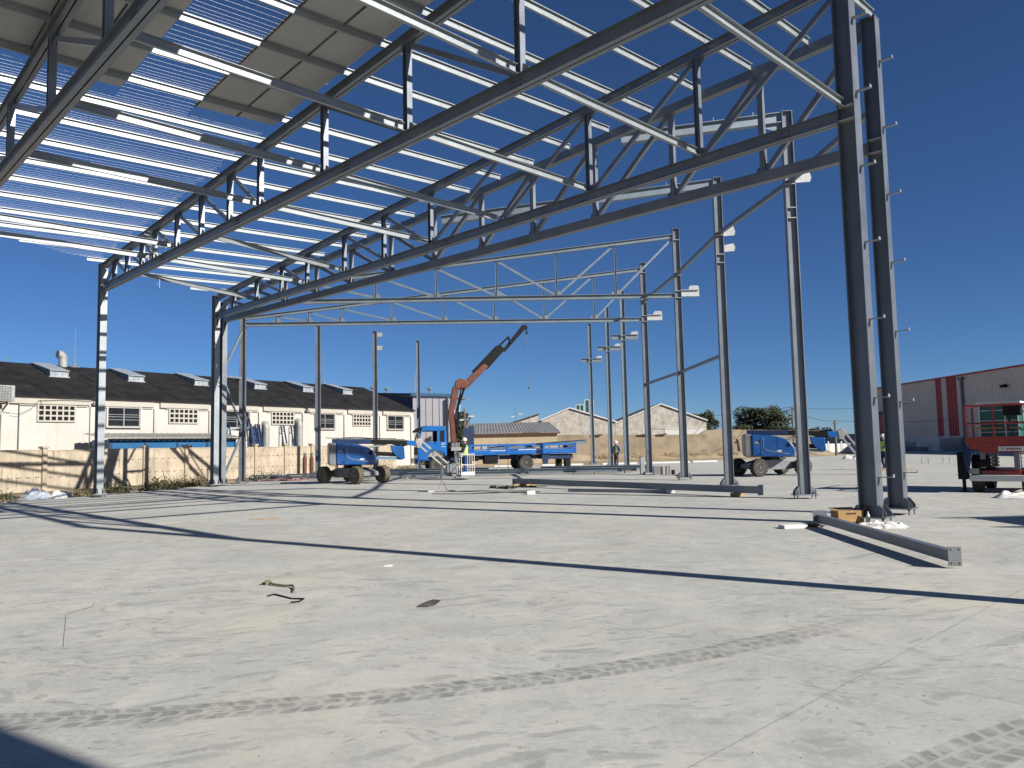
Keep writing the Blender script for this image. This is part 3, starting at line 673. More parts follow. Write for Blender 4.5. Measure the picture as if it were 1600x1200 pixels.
for a, b in zip(PIL[:-1], PIL[1:]):
    obj('lintel_band', MB().box(((a+b)/2, -.09, 5.07), (b-a-.47, .17, .34)), MAT['trim_wall'], fac)
    obj('string_course', MB().box(((a+b)/2+.2, -.05, 4.95-.13), ((b-a)*.78, .10, .06)), MAT['trim_wall'], fac)
def lattice(x0, x1, z0, z1):
    f = obj('window', MB().box(((x0+x1)/2, -.012, (z0+z1)/2), (x1-x0, .02, z1-z0)), MAT['glass_dk'], fac)
    nx, nz = 6, 3; g_ = MB(); w_ = .105
    for i in range(nx+1): g_.box((x0+(x1-x0)*i/nx, -.06, (z0+z1)/2), (w_, .10, z1-z0+w_))
    for j in range(nz+1):
        for i in range(nx): g_.box((x0+(x1-x0)*(i+.5)/nx, -.06, z0+(z1-z0)*j/nz), ((x1-x0)/nx-w_-.002, .096, w_))
    obj('lattice_bars', g_, MAT['trim_wall'], f)
    return f
def slide(x0, x1, z0, z1):
    f = obj('window', MB().box(((x0+x1)/2, -.012, (z0+z1)/2), (x1-x0, .02, z1-z0)), MAT['glass_dk'], fac)
    g_ = MB(); cx = (x0+x1)/2; cz_ = (z0+z1)/2
    for x in (x0, cx, x1): g_.box((x, -.05, cz_), (.06, .06, z1-z0))
    for z in (z0, z1): g_.box((cx, -.052, z), (x1-x0+.06, .064, .06))
    obj('frame', g_, MAT['alu'], f)
    b_ = MB()
    for z in (.35, .5, .62): b_.box((cx, -.026, z0+(z1-z0)*z), (x1-x0-.1, .006, .05))
    obj('blind_slats', b_, MAT['rust'] if False else MAT['mach_grey'], f)
    obj('sill', MB().box((cx, -.10, z0-.075), (x1-x0+.26, .19, .07)), MAT['trim_wall'], f)
    for x in (x0-.08, x1+.08): obj('reveal', MB().box((x, -.075, cz_), (.10, .15, z1-z0+.06)), MAT['white_wall'], f)
    obj('reveal', MB().box((cx, -.076, z1+.08), (x1-x0+.26, .152, .10)), MAT['white_wall'], f)
for x0, x1 in ((1.46, 3.75), (10.5, 12.8), (19.74, 22.03), (29.07, 31.35), (-7.8, -5.5), (-16.5, -14.2)): lattice(x0, x1, 3.82, 4.86)
for x0, x1 in ((5.95, 8.2), (15.2, 17.46), (24.5, 26.7), (33.76, 36.0), (-3.2, -1.0), (-12, -9.8)): slide(x0, x1, 3.52, 4.84)
# wall lamps, downpipe, cables
for x in (4.97, 23.4):
    l = obj('wall_lamp', MB().box((x, -.27, 5.02), (.3, .2, .22)), MAT['mach_grey'], fac, bevel=.03)
    obj('arm', MB().bar((x, -.16, 5.3), (x, -.3, 5.15), .05, .05), MAT['black'], l)
obj('downpipe', MB().cyl((.35, -.1, 0), (.35, -.1, 5.3), .03, n=8), MAT['mach_grey'], fac)
cb = MB()
cb.tube([(-.6, -.25, 4.35), (.2, -.28, 4.2), (1.0, -.25, 4.6), (1.4, -.24, 5.1), (3.0, -.24, 5.2), (4.9, -.24, 5.18)], .014, 5)
cb.tube([(1.5, -.24, 5.15), (1.7, -.25, 4.6), (1.6, -.22, 4.2)], .012, 5); obj('cable', cb, MAT['black'], fac)
for x, ztp, lab in ((18.87, 3.75, 0), (22.35, 4.0, 0)):
    pp = obj('vent_pipe', MB().cyl((x, -.45, 0), (x, -.45, ztp-.3), .26, n=16), MAT['mach_lt'], fac, smooth=True)
    obj('elbow', MB().tube([(x, -.45, ztp-.31), (x, -.43, ztp-.08), (x, -.34, ztp+.08), (x, -.12, ztp+.1)], .26, 14), MAT['mach_lt'], pp, smooth=True)
v_ = obj('vent_cowl', MB().cyl((6.45, RW_, EV+RH-.1), (6.45, RW_, EV+RH+.62), .30, n=18), MAT['mach_lt'], fac, smooth=True)
obj('cowl_elbow', MB().tube([(6.45, RW_, EV+RH+.6), (6.43, RW_, EV+RH+.78), (6.3, RW_, EV+RH+.93), (6.05, RW_, EV+RH+.95)], .30, 14), MAT['mach_lt'], v_, smooth=True)
for x, hgt in ((7.3, 3.1), (32.2, 3.3)):
    a_ = obj('mast', MB().cyl((x, RW_, EV+RH), (x, RW_, EV+RH+hgt), .035, .015, n=6), MAT['mach_grey'], fac)
    obj('mast_foot', MB().lathe([(.4, 0), (.3, .12), (.07, .2), (.05, .45)], (x, RW_, EV+RH+.02), (0, 0, 1), 8), MAT['mach_grey'], a_)
for x in (2.6, 12.2, 20.2, 22.6):
    obj('ridge_stud', MB().box((x, RW_, EV+RH+.25), (.05, .05, .36)), MAT['mach_grey'], fac)
# air handling unit on a bracket beside the factory
ac = thing('air_handler', 'grey louvred air handler on a bracket at the left factory end', 'air unit', F0, azF, local=True)
obj('casing', MB().box((-2.1, -1.5, 5.35), (2.6, 1.3, .95)), MAT['mach_lt'], ac, bevel=.04)
lv = MB()
for k in range(9): lv.box((-.78, -1.5, 4.98+.095*k), (.03, 1.1, .03))
for k in range(8): lv.box((-.775, -1.98+.14*k, 5.36), (.03, .025, .84))
for k in range(9): lv.box((-2.1, -2.17, 4.98+.095*k), (2.2, .03, .03))
for k in range(15): lv.box((-3.15+.15*k, -2.172, 5.36), (.025, .03, .84))
obj('louvres', lv, MAT['mach_grey'], ac)
br = MB(); br.bar((-2.9, -.02, 4.75), (-2.9, -2.1, 4.8), .09, .09); br.bar((-1.1, -.02, 4.75), (-1.1, -2.1, 4.8), .09, .09); br.bar((-1.1, -.02, 3.6), (-1.1, -1.9, 4.75), .08, .08); br.bar((-2.9, -.02, 3.6), (-2.9, -1.9, 4.75), .08, .08)
obj('bracket', br, MAT['mach_lt'], ac)
obj('duct', MB().box((-1.5, -.7, 4.4), (.7, 1.3, .6)), MAT['mach_lt'], ac)
# blue shed between wall and factory
sh = thing('blue_shed', 'blue metal shed with pale ribbed roof behind the wall', 'shed', F0, azF, local=True)
SX0, SX1, SY0, SY1 = 4.2, 13.7, -3.5, -1.4
obj('body', MB().box(((SX0+SX1)/2, (SY0+SY1)/2, 1.2), (SX1-SX0, SY1-SY0, 2.7)), MAT['blue_shed'], sh)
for k in range(5): obj('door_post', MB().box((SX0+.1+(SX1-SX0-.2)*k/4, SY0-.03, 1.2), (.14, .06, 2.66)), MAT['pan_blue'], sh)
rb = MB()
for k in range(48):
    x = SX0-.3+(SX1-SX0+.6)*k/47
    rb.bar((x, SY0-.35, 2.64+.04*(k % 2)), (x, SY1+.3, 2.98+.04*(k % 2)), .22, .03)
obj('ribbed_roof', rb, MAT['shed_roof'], sh)
obj('fascia', MB().box(((SX0+SX1)/2, SY0-.3, 2.56), (SX1-SX0+.5, .05, .1)), MAT['black'], sh)
# blue frames leaning on the facade
for i, (x, top, wd, lab) in enumerate(((17.2, 4.25, .5, 'tall blue steel frame leaning on the factory by the shed'), (17.75, 3.8, .55, 'blue steel frame leaning right beside the tallest one'), (18.25, 3.8, .3, 'narrow blue steel frame leaning next to the left vent pipe'), (20.7, 3.72, .42, 'slim blue trestle leaning between the two vent pipes, left one'), (21.75, 3.76, .42, 'slim blue trestle leaning just left of the right vent pipe'), (15.3, 3.75, .5, 'blue steel frame leaning behind the trio columns'))):
    f = thing('leaning_frame', lab, 'frame', F0, azF, group='blue frames leaning on the factory', local=True)
    for s in (-1, 1): obj('upright', MB().bar((x+s*wd/2, -1.1, 0), (x+s*wd*.35, -.2, top), .09, .09), MAT['truck_navy'], f)
    rn = 7 if i < 3 or i == 5 else 3
    for k in range(rn):
        a = (k+.6)/rn
        obj('rung', MB().bar((x-wd/2*(1-.3*a), -1.1+.9*a, top*a), (x+wd/2*(1-.3*a), -1.1+.9*a, top*a), .05, .05), MAT['truck_navy'], f)
    if i in (1, 2): obj('sheet', MB().plate([(x-wd*.4, -1.02, .2), (x+wd*.4, -1.02, .2), (x+wd*.3, -.2, top-.2), (x-wd*.3, -.2, top-.2)], (0, .02, 0)), MAT['truck_navy'], f)

# ------------------------------------------------------------------ pale panelled hall behind the factory
bw = thing('panel_hall', 'pale grey panelled hall with blue trim right of the factory', 'building', (-9.0, 88, 0))
obj('front_wall', MB().plate([(-11.42, 88, -.2), (-6.75, 87.2, -.2), (-6.75, 87.2, 7.3), (-11.42, 88, 7.55)], (.15, .6, 0)), MAT['pan_white'], bw)
for k in range(1, 6):
    a = V((-11.42, 87.985, 0)).lerp(V((-6.75, 87.185, 0)), k/6)
    obj('panel_joint', MB().box((a.x, a.y, 3.6), (.05, .03, 7.4)), MAT['mach_lt'], bw)
obj('corner_pipe', MB().cyl((-7.3, 87.1, 0), (-7.3, 87.1, 7.2), .12, n=8), MAT['mach_grey'], bw)
obj('blue_side', MB().plate([(-11.45, 88.02, 5.2), (-18.5, 93.5, 5.2), (-18.5, 93.5, 8.3), (-11.45, 88.02, 7.5)], (.4, .5, 0)), MAT['pan_blue'], bw)
obj('roof_edge', MB().plate([(-11.6, 87.85, 7.56), (-6.6, 87.0, 7.3), (-6.6, 87.0, 7.62), (-11.6, 87.85, 7.92)], (.1, .8, 0)), MAT['trim_blue'], bw)
obj('side_edge', MB().plate([(-11.6, 87.88, 7.56), (-18.8, 93.4, 8.32), (-18.8, 93.4, 8.46), (-11.6, 87.88, 7.85)], (.2, .3, 0)), MAT['pan_blue'], bw)
obj('roof', MB().plate([(-11.5, 88.6, 7.6), (-6.6, 87.8, 7.4), (-5.5, 96, 7.4), (-18.8, 97, 8.3), (-18.8, 93.9, 8.3)], (0, 0, .05)), MAT['mach_lt'], bw)
for x, y, z in ((-16.9, 92.6, 8.3), (-14.9, 91, 8.0), (-9.5, 88.3, 7.7)):
    vv_ = obj('roof_vent', MB().cyl((x, y, z), (x, y, z+.55), .12, n=8), MAT['mach_grey'], bw); obj('vent_hat', MB().lathe([(.36, 0), (.30, .12), (.02, .3)], (x, y, z+.56), (0, 0, 1), 10), MAT['mach_grey'], vv_)
obj('aerial', MB().cyl((-11.2, 88.3, 7.8), (-11.2, 88.3, 10.2), .03, n=6), MAT['mach_lt'], bw)

# ------------------------------------------------------------------ low shed with corrugated roof
ls = thing('low_shed', 'low cream shed with grey corrugated roof beyond the truck', 'shed', (0, 76, 0))
obj('wall', MB().box((.0, 77.2, 1.35), (8.7, 3.6, 2.95)), MAT['tan_lt'], ls)
cr_ = MB(); n_ = 60
for k in range(n_):
    x0 = -4.75+9.4*k/n_; x1 = -4.75+9.4*(k+1)/n_; za = .05*(k % 2)
    cr_.plate([(x0, 75.1, 2.84+za), (x1, 75.1, 2.84+.05-za), (x1-.9*(k/n_), 79.2, 3.92+.05-za), (x0-.9*(k/n_), 79.2, 3.92+za)], (0, 0, .03))
obj('corrugated_roof', cr_, MAT['fibre'], ls)
obj('eave_board', MB().box((-.05, 75.15, 2.78), (9.35, .08, .12)), MAT['rust'], ls)
obj('plinth_band', MB().box((0, 75.36, .9), (8.72, .06, .5)), MAT['tan'], ls)
# ------------------------------------------------------------------ old gabled buildings
def gable(label, x0, xa, x1, ze0, za, ze1, y, dep, extra=False, mats=('old_white', 'tile')):
    t = thing('old_building', label, 'building', ((x0+x1)/2, y, 0), 0, 'old gabled buildings')
    obj('gable_wall', MB().plate([(x0, y, -.2), (x1, y, -.2), (x1, y, ze1), (xa, y, za), (x0, y, ze0)], (0, .5, 0)), MAT[mats[0]], t)
    obj('side_wall', MB().plate([(x1-.5, y+.501, -.2), (x1-.5, y+dep, -.2), (x1-.5, y+dep, ze1-.05), (x1-.5, y+.501, ze1-.05)], (.5, 0, 0)), MAT[mats[0]], t)
    for (xa_, za_), (xb_, zb_) in (((x0-.15, ze0-.05), (xa, za)), ((xa+.003, za), (x1+.15, ze1-.05))):
        obj('roof_slope', MB().plate([(xa_, y-.12, za_+.01), (xb_, y-.12, zb_+.01), (xb_, y+dep, zb_+.01), (xa_, y+dep, za_+.01)], (0, 0, .10)), MAT[mats[1]], t)
        obj('verge', MB().bar((xa_, y-.14, za_+.05), (xb_, y-.14, zb_+.05), .06, .14), MAT['old_white2'], t)
    if extra:
        obj('render_patch', MB().plate([(17.8, y-.02, 2.2), (21.9, y-.02, 2.2), (22.5, y-.02, 3.35), (17.8, y-.02, 3.25)], (0, .018, 0)), MAT['old_white2'], t)
    return t
gable('old whitewashed gable with peeling walls, left of the two', 3.4, 6.7, 12.0, 4.5, 5.85, 4.15, 90, 14)
gable('old whitewashed gable with a bright lower patch, right of the two', 12.05, 17.45, 22.7, 3.95, 6.1, 4.1, 90.2, 14, True)
t = thing('lean_to', 'dark tiled lean-to peeking out left of the old gables', 'building', (2, 93, 0))
obj('roof', MB().plate([(-1.2, 92, 4.0), (3.2, 92, 5.3), (3.2, 100, 5.3), (-1.2, 100, 4.0)], (0, 0, .12)), MAT['tile'], t)
obj('wall', MB().plate([(-.9, 92.2, 0), (3.1, 92.2, 0), (3.1, 92.2, 5.2), (-.9, 92.2, 4.0)], (0, .4, 0)), MAT['old_white'], t)
for x, z, w_, h_, lab in ((8.3, 5.5, .95, .95, 'small white-framed cooling unit on the old roof'), (9.45, 5.3, 1.05, 1.75, 'tall white-framed cooling unit on the old roof')):
    t = thing('cooling_unit', lab, 'air unit', (x, 95, z), 0, 'cooling units on the old roof')
    obj('core', MB().box((x, 95, z+h_/2), (w_-.1, .7, h_-.06)), MAT['green_p'], t)
    fr = MB()
    for a in (-.5, 0, .5):
        fr.box((x+a*w_, 94.62, z+h_/2), (.08, .08, h_))
    for zz in (0, 1): fr.box((x, 94.615, z+zz*h_), (w_+.08, .09, .08))
    obj('frame', fr, MAT['white_p'], t)
    lg = MB(); lg.bar((x-w_/2, 94.8, z-.9), (x-w_/2, 94.8, z), .06, .06); lg.bar((x+w_/2, 94.8, z-.9), (x+w_/2, 94.8, z), .06, .06); obj('stand', lg, MAT['mach_grey'], t)
# tan earth wall at the far end of the site
ew = thing('earth_wall', 'long tan rammed-earth wall at the far end of the site', 'wall', (14, 83, 0))
m = MB(); random.seed(3)
tops = [(2.3, 2.75), (3.4, 2.72), (4.2, 2.62), (6, 2.64), (8.5, 2.6), (11, 2.52), (14, 2.5), (17.2, 2.44), (20.2, 2.46), (20.6, 2.7), (21.2, 2.88), (22.5, 2.9), (25.5, 2.86), (28.0, 2.8), (31, 2.7), (34.0, 2.62)]
for (xa, za), (xb, zb) in zip(tops[:-1], tops[1:]):
    ya, yb = 80.5+(xa-2)*.14, 80.5+(xb-2)*.14
    m.add([(xa, ya, -.2), (xb, yb, -.2), (xb, yb+.25, zb), (xa, ya+.25, za), (xa, ya+.9, -.2), (xb, yb+.9, -.2), (xb, yb+.75, zb), (xa, ya+.75, za)], [(0, 1, 2, 3), (3, 2, 6, 7), (5, 4, 7, 6)])
m.add([(34, 84.98, -.2), (34, 85.23, 2.62), (34, 85.73, 2.62), (34, 85.88, -.2)], [(0, 1, 2, 3)])
obj('wall', m, MAT['tan'], ew)
m = MB()
for x, w_ in ((8.2, 1.4), (13.2, 1.6), (15.3, 1.3)): m.plate([(x, 80.35+.14*x, 2.62-.009*x), (x+w_, 80.35+.14*x, 2.74-.009*x), (x+w_*.8, 80.35+.14*x, 2.56-.009*x), (x+.1, 80.35+.14*x, 2.50-.009*x)], (0, .5, 0))
obj('loose_capping', m, MAT['dark_rubble'], ew)
bank = MB()
for k in range(28):
    x = 1+1.2*k; y = 80.3+.14*x
    bank.add([(x, y-3.0, -.12), (x+1.25, y-2.9, -.12), (x+1.25, y+.3, .42+.16*sin(k*1.7+1)), (x, y+.3, .42+.16*sin(k*1.7))], [(0, 1, 2, 3)])
tag(obj('earth_bank', bank, MAT['earth']), kind='structure')

# ------------------------------------------------------------------ warehouse on the right
wh = thing('warehouse', 'large beige clad warehouse with two red stripes at the right', 'building', (52.5, 90, 0))
WY0, WY1, WH = 20.0, 117.2, 8.72
rib = MB(); seg = []
y = WY0
def ribs_between(a, b, mat, nm):
    m = MB(); y = a; pts = []
    while y < b-1e-4:
        y2 = min(y+.5, b); w_ = y2-y
        m.add([(52.5, y, 1.7), (52.5, y+.3*w_, 1.7), (52.44, y+.4*w_, 1.7), (52.44, y+.9*w_, 1.7), (52.5, y2, 1.7), (52.5, y, WH), (52.5, y+.3*w_, WH), (52.44, y+.4*w_, WH), (52.44, y+.9*w_, WH), (52.5, y2, WH)], [(i+1, i, i+5, i+6) for i in range(4)])
        y = y2
    obj(nm, m, mat, wh)
for a, b, mt, nm in ((WY0, 90.5, 'wh_clad', 'cladding'), (90.5, 92.6, 'wh_red', 'red_stripe'), (92.6, 93.7, 'wh_clad', 'cladding'), (93.7, 95.0, 'wh_red', 'red_stripe'), (95.0, WY1, 'wh_clad', 'cladding')): ribs_between(a, b, MAT[mt], nm)
obj('core', MB().box((63, (WY0+WY1)/2, WH/2-.1), (20.9, WY1-WY0, WH-.1)), MAT['wh_clad'], wh)
y = WY0
while y < WY1-.5:
    y2 = min(y+6.0, WY1); obj('plinth_panel', MB().box((52.42, (y+y2)/2, .8), (.16, y2-y-.04, 1.78)), MAT['wh_base'], wh); y = y2
obj('roof_trim', MB().box((52.42, (WY0+WY1)/2, WH+.06), (.25, WY1-WY0+.2, .18)), MAT['wh_red'], wh)
dp = obj('downpipe', MB().cyl((52.28, 89.2, 0), (52.28, 89.2, WH-.5), .16, n=10), MAT['mach_grey'], wh); obj('hopper', MB().box((52.25, 89.2, WH-.4), (.4, .8, .35)), MAT['mach_grey'], dp)
lm = obj('flood_lamp', MB().box((52.1, 81.3, 6.85), (.35, .7, .3)), MAT['black'], wh); obj('bracket', MB().bar((52.4, 81.3, 7.0), (52.1, 81.3, 7.0), .08, .08), MAT['black'], lm)
lm = obj('wall_lamp', MB().box((52.2, 107.5, 7.0), (.3, .5, .3)), MAT['white_p'], wh)
dr = obj('roller_door', MB().box((52.38, 110, 2.4), (.1, 3.4, 5.0)), MAT['wh_red'], wh); obj('canopy', MB().box((51.9, 110, 5.1), (1.0, 4.0, .2)), MAT['black'], dr)
for i, (x, y, sx, sy, sz, mt, lab) in enumerate(((49.8, 90.5, 1.4, 3.2, 1.45, 'wh_base', 'pale block stack against the warehouse plinth'), (50.0, 86.4, 1.4, 3.0, 1.5, 'mach_grey', 'dark crate stack beside the pale block stack'), (48.5, 95.5, .8, 8.5, .5, 'mach_lt', 'long low bundle of pipes lying before the warehouse'))):
    t = thing('stack', lab, 'stack', (x, y, 0), 0, 'stacks before the warehouse')
    nl = 4 if i < 2 else 2
    for k in range(nl):
        obj('course', MB().box((x+.03*(k % 2), y, (k+.5)*sz/nl), (sx, sy-.06*(k % 3), sz/nl-.03)), MAT[mt], t)
# ------------------------------------------------------------------ far fence, low white wall, poles and wires
fn = thing('site_fence', 'low white post-and-panel fence along the far yard edge', 'fence', (38, 92, 0))
fp_ = mesh_of('post', MB().box((0, 0, .62), (.16, .16, 1.45))); fp_.materials.append(MAT['wh_base'])
fpl = mesh_of('panel', MB().box((0, 0, .55), (1.5, .08, 1.05))); fpl.materials.append(MAT['wh_base'])
ORG[fn.name] = V((38, 92, 0))
for k in range(11):
    x = 30.5+1.75*k-38; y = 90+.45*k-92
    inst('post', fp_, fn, (x, y, 0)); inst('panel', fpl, fn, (x+.87, y+.22, 0), math.atan2(.45, 1.75))
tag(obj('low_white_wall', MB().plate([(33, 104, 0), (51, 112, 0), (51, 112, 2.3), (33, 104, 2.3)], (.1, .4, 0)), MAT['wh_base']), 'long low white wall behind the far fence', 'wall')
def pole(label, x, y, hgt, r=.11, arm=None, mat='pole'):
    t = thing('utility_pole', label, 'pole', (x, y, 0), 0, 'poles in the distance')
    obj('shaft', MB().cyl((x, y, -.2), (x, y, hgt), r, r*.7, n=8), MAT[mat], t)
    if arm == 'lamp':
        obj('lamp_arm', MB().tube([(x, y, hgt-.9), (x+.5, y-.1, hgt-.75), (x+.9, y-.1, hgt-.7)], .03, 6), MAT['mach_lt'], t); obj('lamp_head', MB().box((x+.7, y-.1, hgt-.85), (.6, .2, .14)), MAT['white_p'], t)
        obj('lamp_head', MB().box((x-.35, y-.1, hgt-1.2), (.5, .2, .14)), MAT['white_p'], t)
    else:
        obj('insulator', MB().cyl((x, y-.08, hgt-.02), (x, y-.08, hgt+.16), .05, n=6), MAT['mach_grey'], t)
        obj('crossbar', MB().box((x, y-.12, hgt-.2), (.6, .08, .08)), MAT[mat], t)
    return t
pole('lamp pole rising behind the truck crane column', -5.0, 80, 5.6, .12, 'lamp')
pole('slender pole above the low shed roof', .4, 110, 6.95, .06, 'lamp', 'mach_grey')
pole('timber utility pole right of the large round tree', 29.3, 80.5, 5.0, .12)
pole('timber utility pole beside the jib of the right-hand boom lift', 31.6, 75.5, 3.35, .14)
wr = MB()
def cat_(a, b, sag, r=.02, n=14): wr.tube([V(a).lerp(V(b), k/n)-V((0, 0, sag*4*(k/n)*(1-k/n))) for k in range(n+1)], r, 4)
cat_((31.6, 75.4, 3.4), (52.4, 92, 3.6), .15); cat_((31.6, 75.4, 3.4), (29.3, 80.4, 4.9), .4); cat_((29.3, 80.4, 4.95), (52.4, 100, 6.2), .4); cat_((29.3, 80.4, 4.9), (12, 70, 2.9), .7, .02); cat_((29.3, 80.4, 5.05), (5, 118, 5.0), .6, .02)
tag(obj('overhead_wires', wr, MAT['black']), 'thin overhead wires strung between the far utility poles', 'wires')
# ------------------------------------------------------------------ trees
def tree(label, x, y, z0, lobes, n, leaf, mat, seed, group='trees beyond the site', name='tree'):
    rng = random.Random(seed)
    t = thing(name, label, 'tree', (x, y, 0), 0, group)
    tr = MB(); tr.tube([(x, y, -.2), (x+.1, y, z0*.6), (x+.05, y, z0+.8)], .3, 8, rs=[.34, .26, .18])
    for k in range(5):
        a = k*1.26; tr.tube([(x+.05, y, z0*.7), (x+cos(a)*.7, y+sin(a)*.7, z0+.6), (x+cos(a)*1.5, y+sin(a)*1.3, z0+1.5)], .1, 6, rs=[.13, .09, .04])
    obj('trunk', tr, MAT['bark'], t)
    m = MB()
    tot = sum(l[3]*l[4]*l[5] for l in lobes)
    for (lx, ly, lz, rx, ry, rz_) in lobes:
        for _ in range(int(n*rx*ry*rz_/tot)):
            while True:
                p = V((rng.uniform(-1, 1), rng.uniform(-1, 1), rng.uniform(-1, 1)))
                if .35 < p.length < 1: break
            p = p*(.86+.2*rng.random())
            c = V((x+lx+p.x*rx, y+ly+p.y*ry, lz+p.z*rz_))
            cl = V((sin(c.x*2.3+c.z), sin(c.y*2.1), sin(c.z*2.7+c.x)))*.14; c += cl
            a = V((rng.gauss(0, 1), rng.gauss(0, 1), rng.gauss(0, 1))).normalized(); b = a.orthogonal().normalized(); s_ = leaf*(.6+.8*rng.random())
            m.add([c-a*s_, c+b*s_*.5, c+a*s_, c-b*s_*.5], [(0, 1, 2, 3)])
    me = bpy.data.meshes.new('crown'); org = ORG[t.name]; me.from_pydata([(p[0]-org.x, p[1]-org.y, p[2]-org.z) for p in m.v], [], m.f); me.materials.append(mat)
    o = bpy.data.objects.new('crown', me); COL.objects.link(o); o.parent = t; ORG[o.name] = org
    return t
rngT = random.Random(5)
def lobes(n, rx, ry, zc, rz_, k, s):
    r_ = random.Random(s); L_ = [(0, 0, zc, rx*.72, ry*.72, rz_*.78)]
    for i in range(n):
        a = 2*PI*i/n+r_.random()*.6; h_ = r_.uniform(-.55, .75)
        L_.append((cos(a)*rx*.66*math.sqrt(max(.1, 1-h_*h_*.5)), sin(a)*ry*.6, zc+h_*rz_*.75, rx*k*r_.uniform(.7, 1.2), ry*k*r_.uniform(.7, 1.2), rz_*k*r_.uniform(.7, 1.15)))
    return L_
tree('large dark round pine behind the right-hand boom lift', 32.9, 101, 2.2, lobes(16, 3.7, 3.3, 3.9, 2.55, .40, 2), 8500, .17, MAT['pine'], 1)
tree('smaller dark tree beside the old gable', 27.3, 110, 2.0, lobes(9, 2.0, 1.9, 4.3, 1.95, .42, 4), 3800, .17, MAT['pine'], 2)
tree('low dark bush at the left foot of the large pine', 29.5, 99, .6, lobes(6, 1.6, 1.3, 2.9, .9, .45, 6), 1600, .16, MAT['pine'], 3)
tree('narrow dark tree behind the truck crane', -5.6, 84, 1.5, lobes(6, 1.0, 1.0, 3.4, 2.2, .5, 8), 2000, .14, MAT['pine'], 4)
tree('olive bush by the far fence, left part', 35.5, 97, .3, lobes(6, 1.8, 1.4, 1.9, 1.2, .5, 9), 1800, .15, MAT['pine_in'], 5, name='bush')
for i, (x, y, rx, h_) in enumerate(((42, 118, 3.4, 3.2), (47.5, 121, 3.2, 2.9), (37, 120, 3.0, 2.6))):
    tree(['distant dark tree clump left of centre behind the far white wall', 'distant dark tree clump nearest the warehouse corner', 'distant dark tree clump nearest the olive bush'][(0, 1, 2)[i]], x, y, 1.0, lobes(7, rx, 2, h_-.8, 1.5, .45, 20+i), 1700, .2, MAT['pine'], 30+i)
# ------------------------------------------------------------------ wheels
def wheel(parent, c, ax, r, wd, mat, lugs=18, rimr=.55, deep=True, rim='rim'):
    c = V(c); ax = V(ax).normalized()
    m = MB(); m.lathe([(r*rimr, -wd*.42), (r*.80, -wd*.5), (r*.93, -wd*.47), (r*.975, -wd*.36), (r*.985, 0), (r*.975, wd*.36), (r*.93, wd*.47), (r*.80, wd*.5), (r*rimr, wd*.42)], c, ax, 28)
    a = ax.orthogonal().normalized(); b = ax.cross(a)
    if lugs:
        for k in range(lugs):
            for s in (-1, 1):
                th = 2*PI*(k+.5*(s > 0))/lugs; d = a*cos(th)+b*sin(th); tg = ax.cross(d)
                p0 = c+d*(r*.985)+ax*(s*wd*.04); p1 = c+d*(r*.965)+ax*(s*wd*.47)+tg*(r*.10)
                m.bar(p0, p1, r*.115, r*.075, d)
    o = obj('wheel', m, mat, parent, smooth=True)
    q = MB(); q.lathe([(r*rimr*1.02, -wd*.40), (r*rimr*.98, -wd*.44), (r*rimr*.9, -wd*.40), (r*rimr*.82, -wd*.2), (r*.26, -wd*.14), (r*.25, -wd*.36), (r*.16, -wd*.42), (.001, -wd*.42)], c, ax, 20)
    q.lathe([(r*rimr*1.02, wd*.40), (r*rimr*.98, wd*.44), (r*rimr*.9, wd*.40), (r*rimr*.82, wd*.2), (r*.26, wd*.14), (r*.25, wd*.36), (r*.16, wd*.42), (.001, wd*.42)], c, ax, 20)
    obj('rim', q, MAT[rim], o, smooth=True)
    nuts = MB()
    for k in range(8):
        th = 2*PI*k/8; d = a*cos(th)+b*sin(th)
        for s in (-1, 1): nuts.cyl(c+d*(r*.36)+ax*(s*wd*.15), c+d*(r*.36)+ax*(s*wd*.24), r*.035, n=6)
    obj('wheel_nuts', nuts, MAT['mach_grey'], o)['kind'] = 'stuff'
    return o
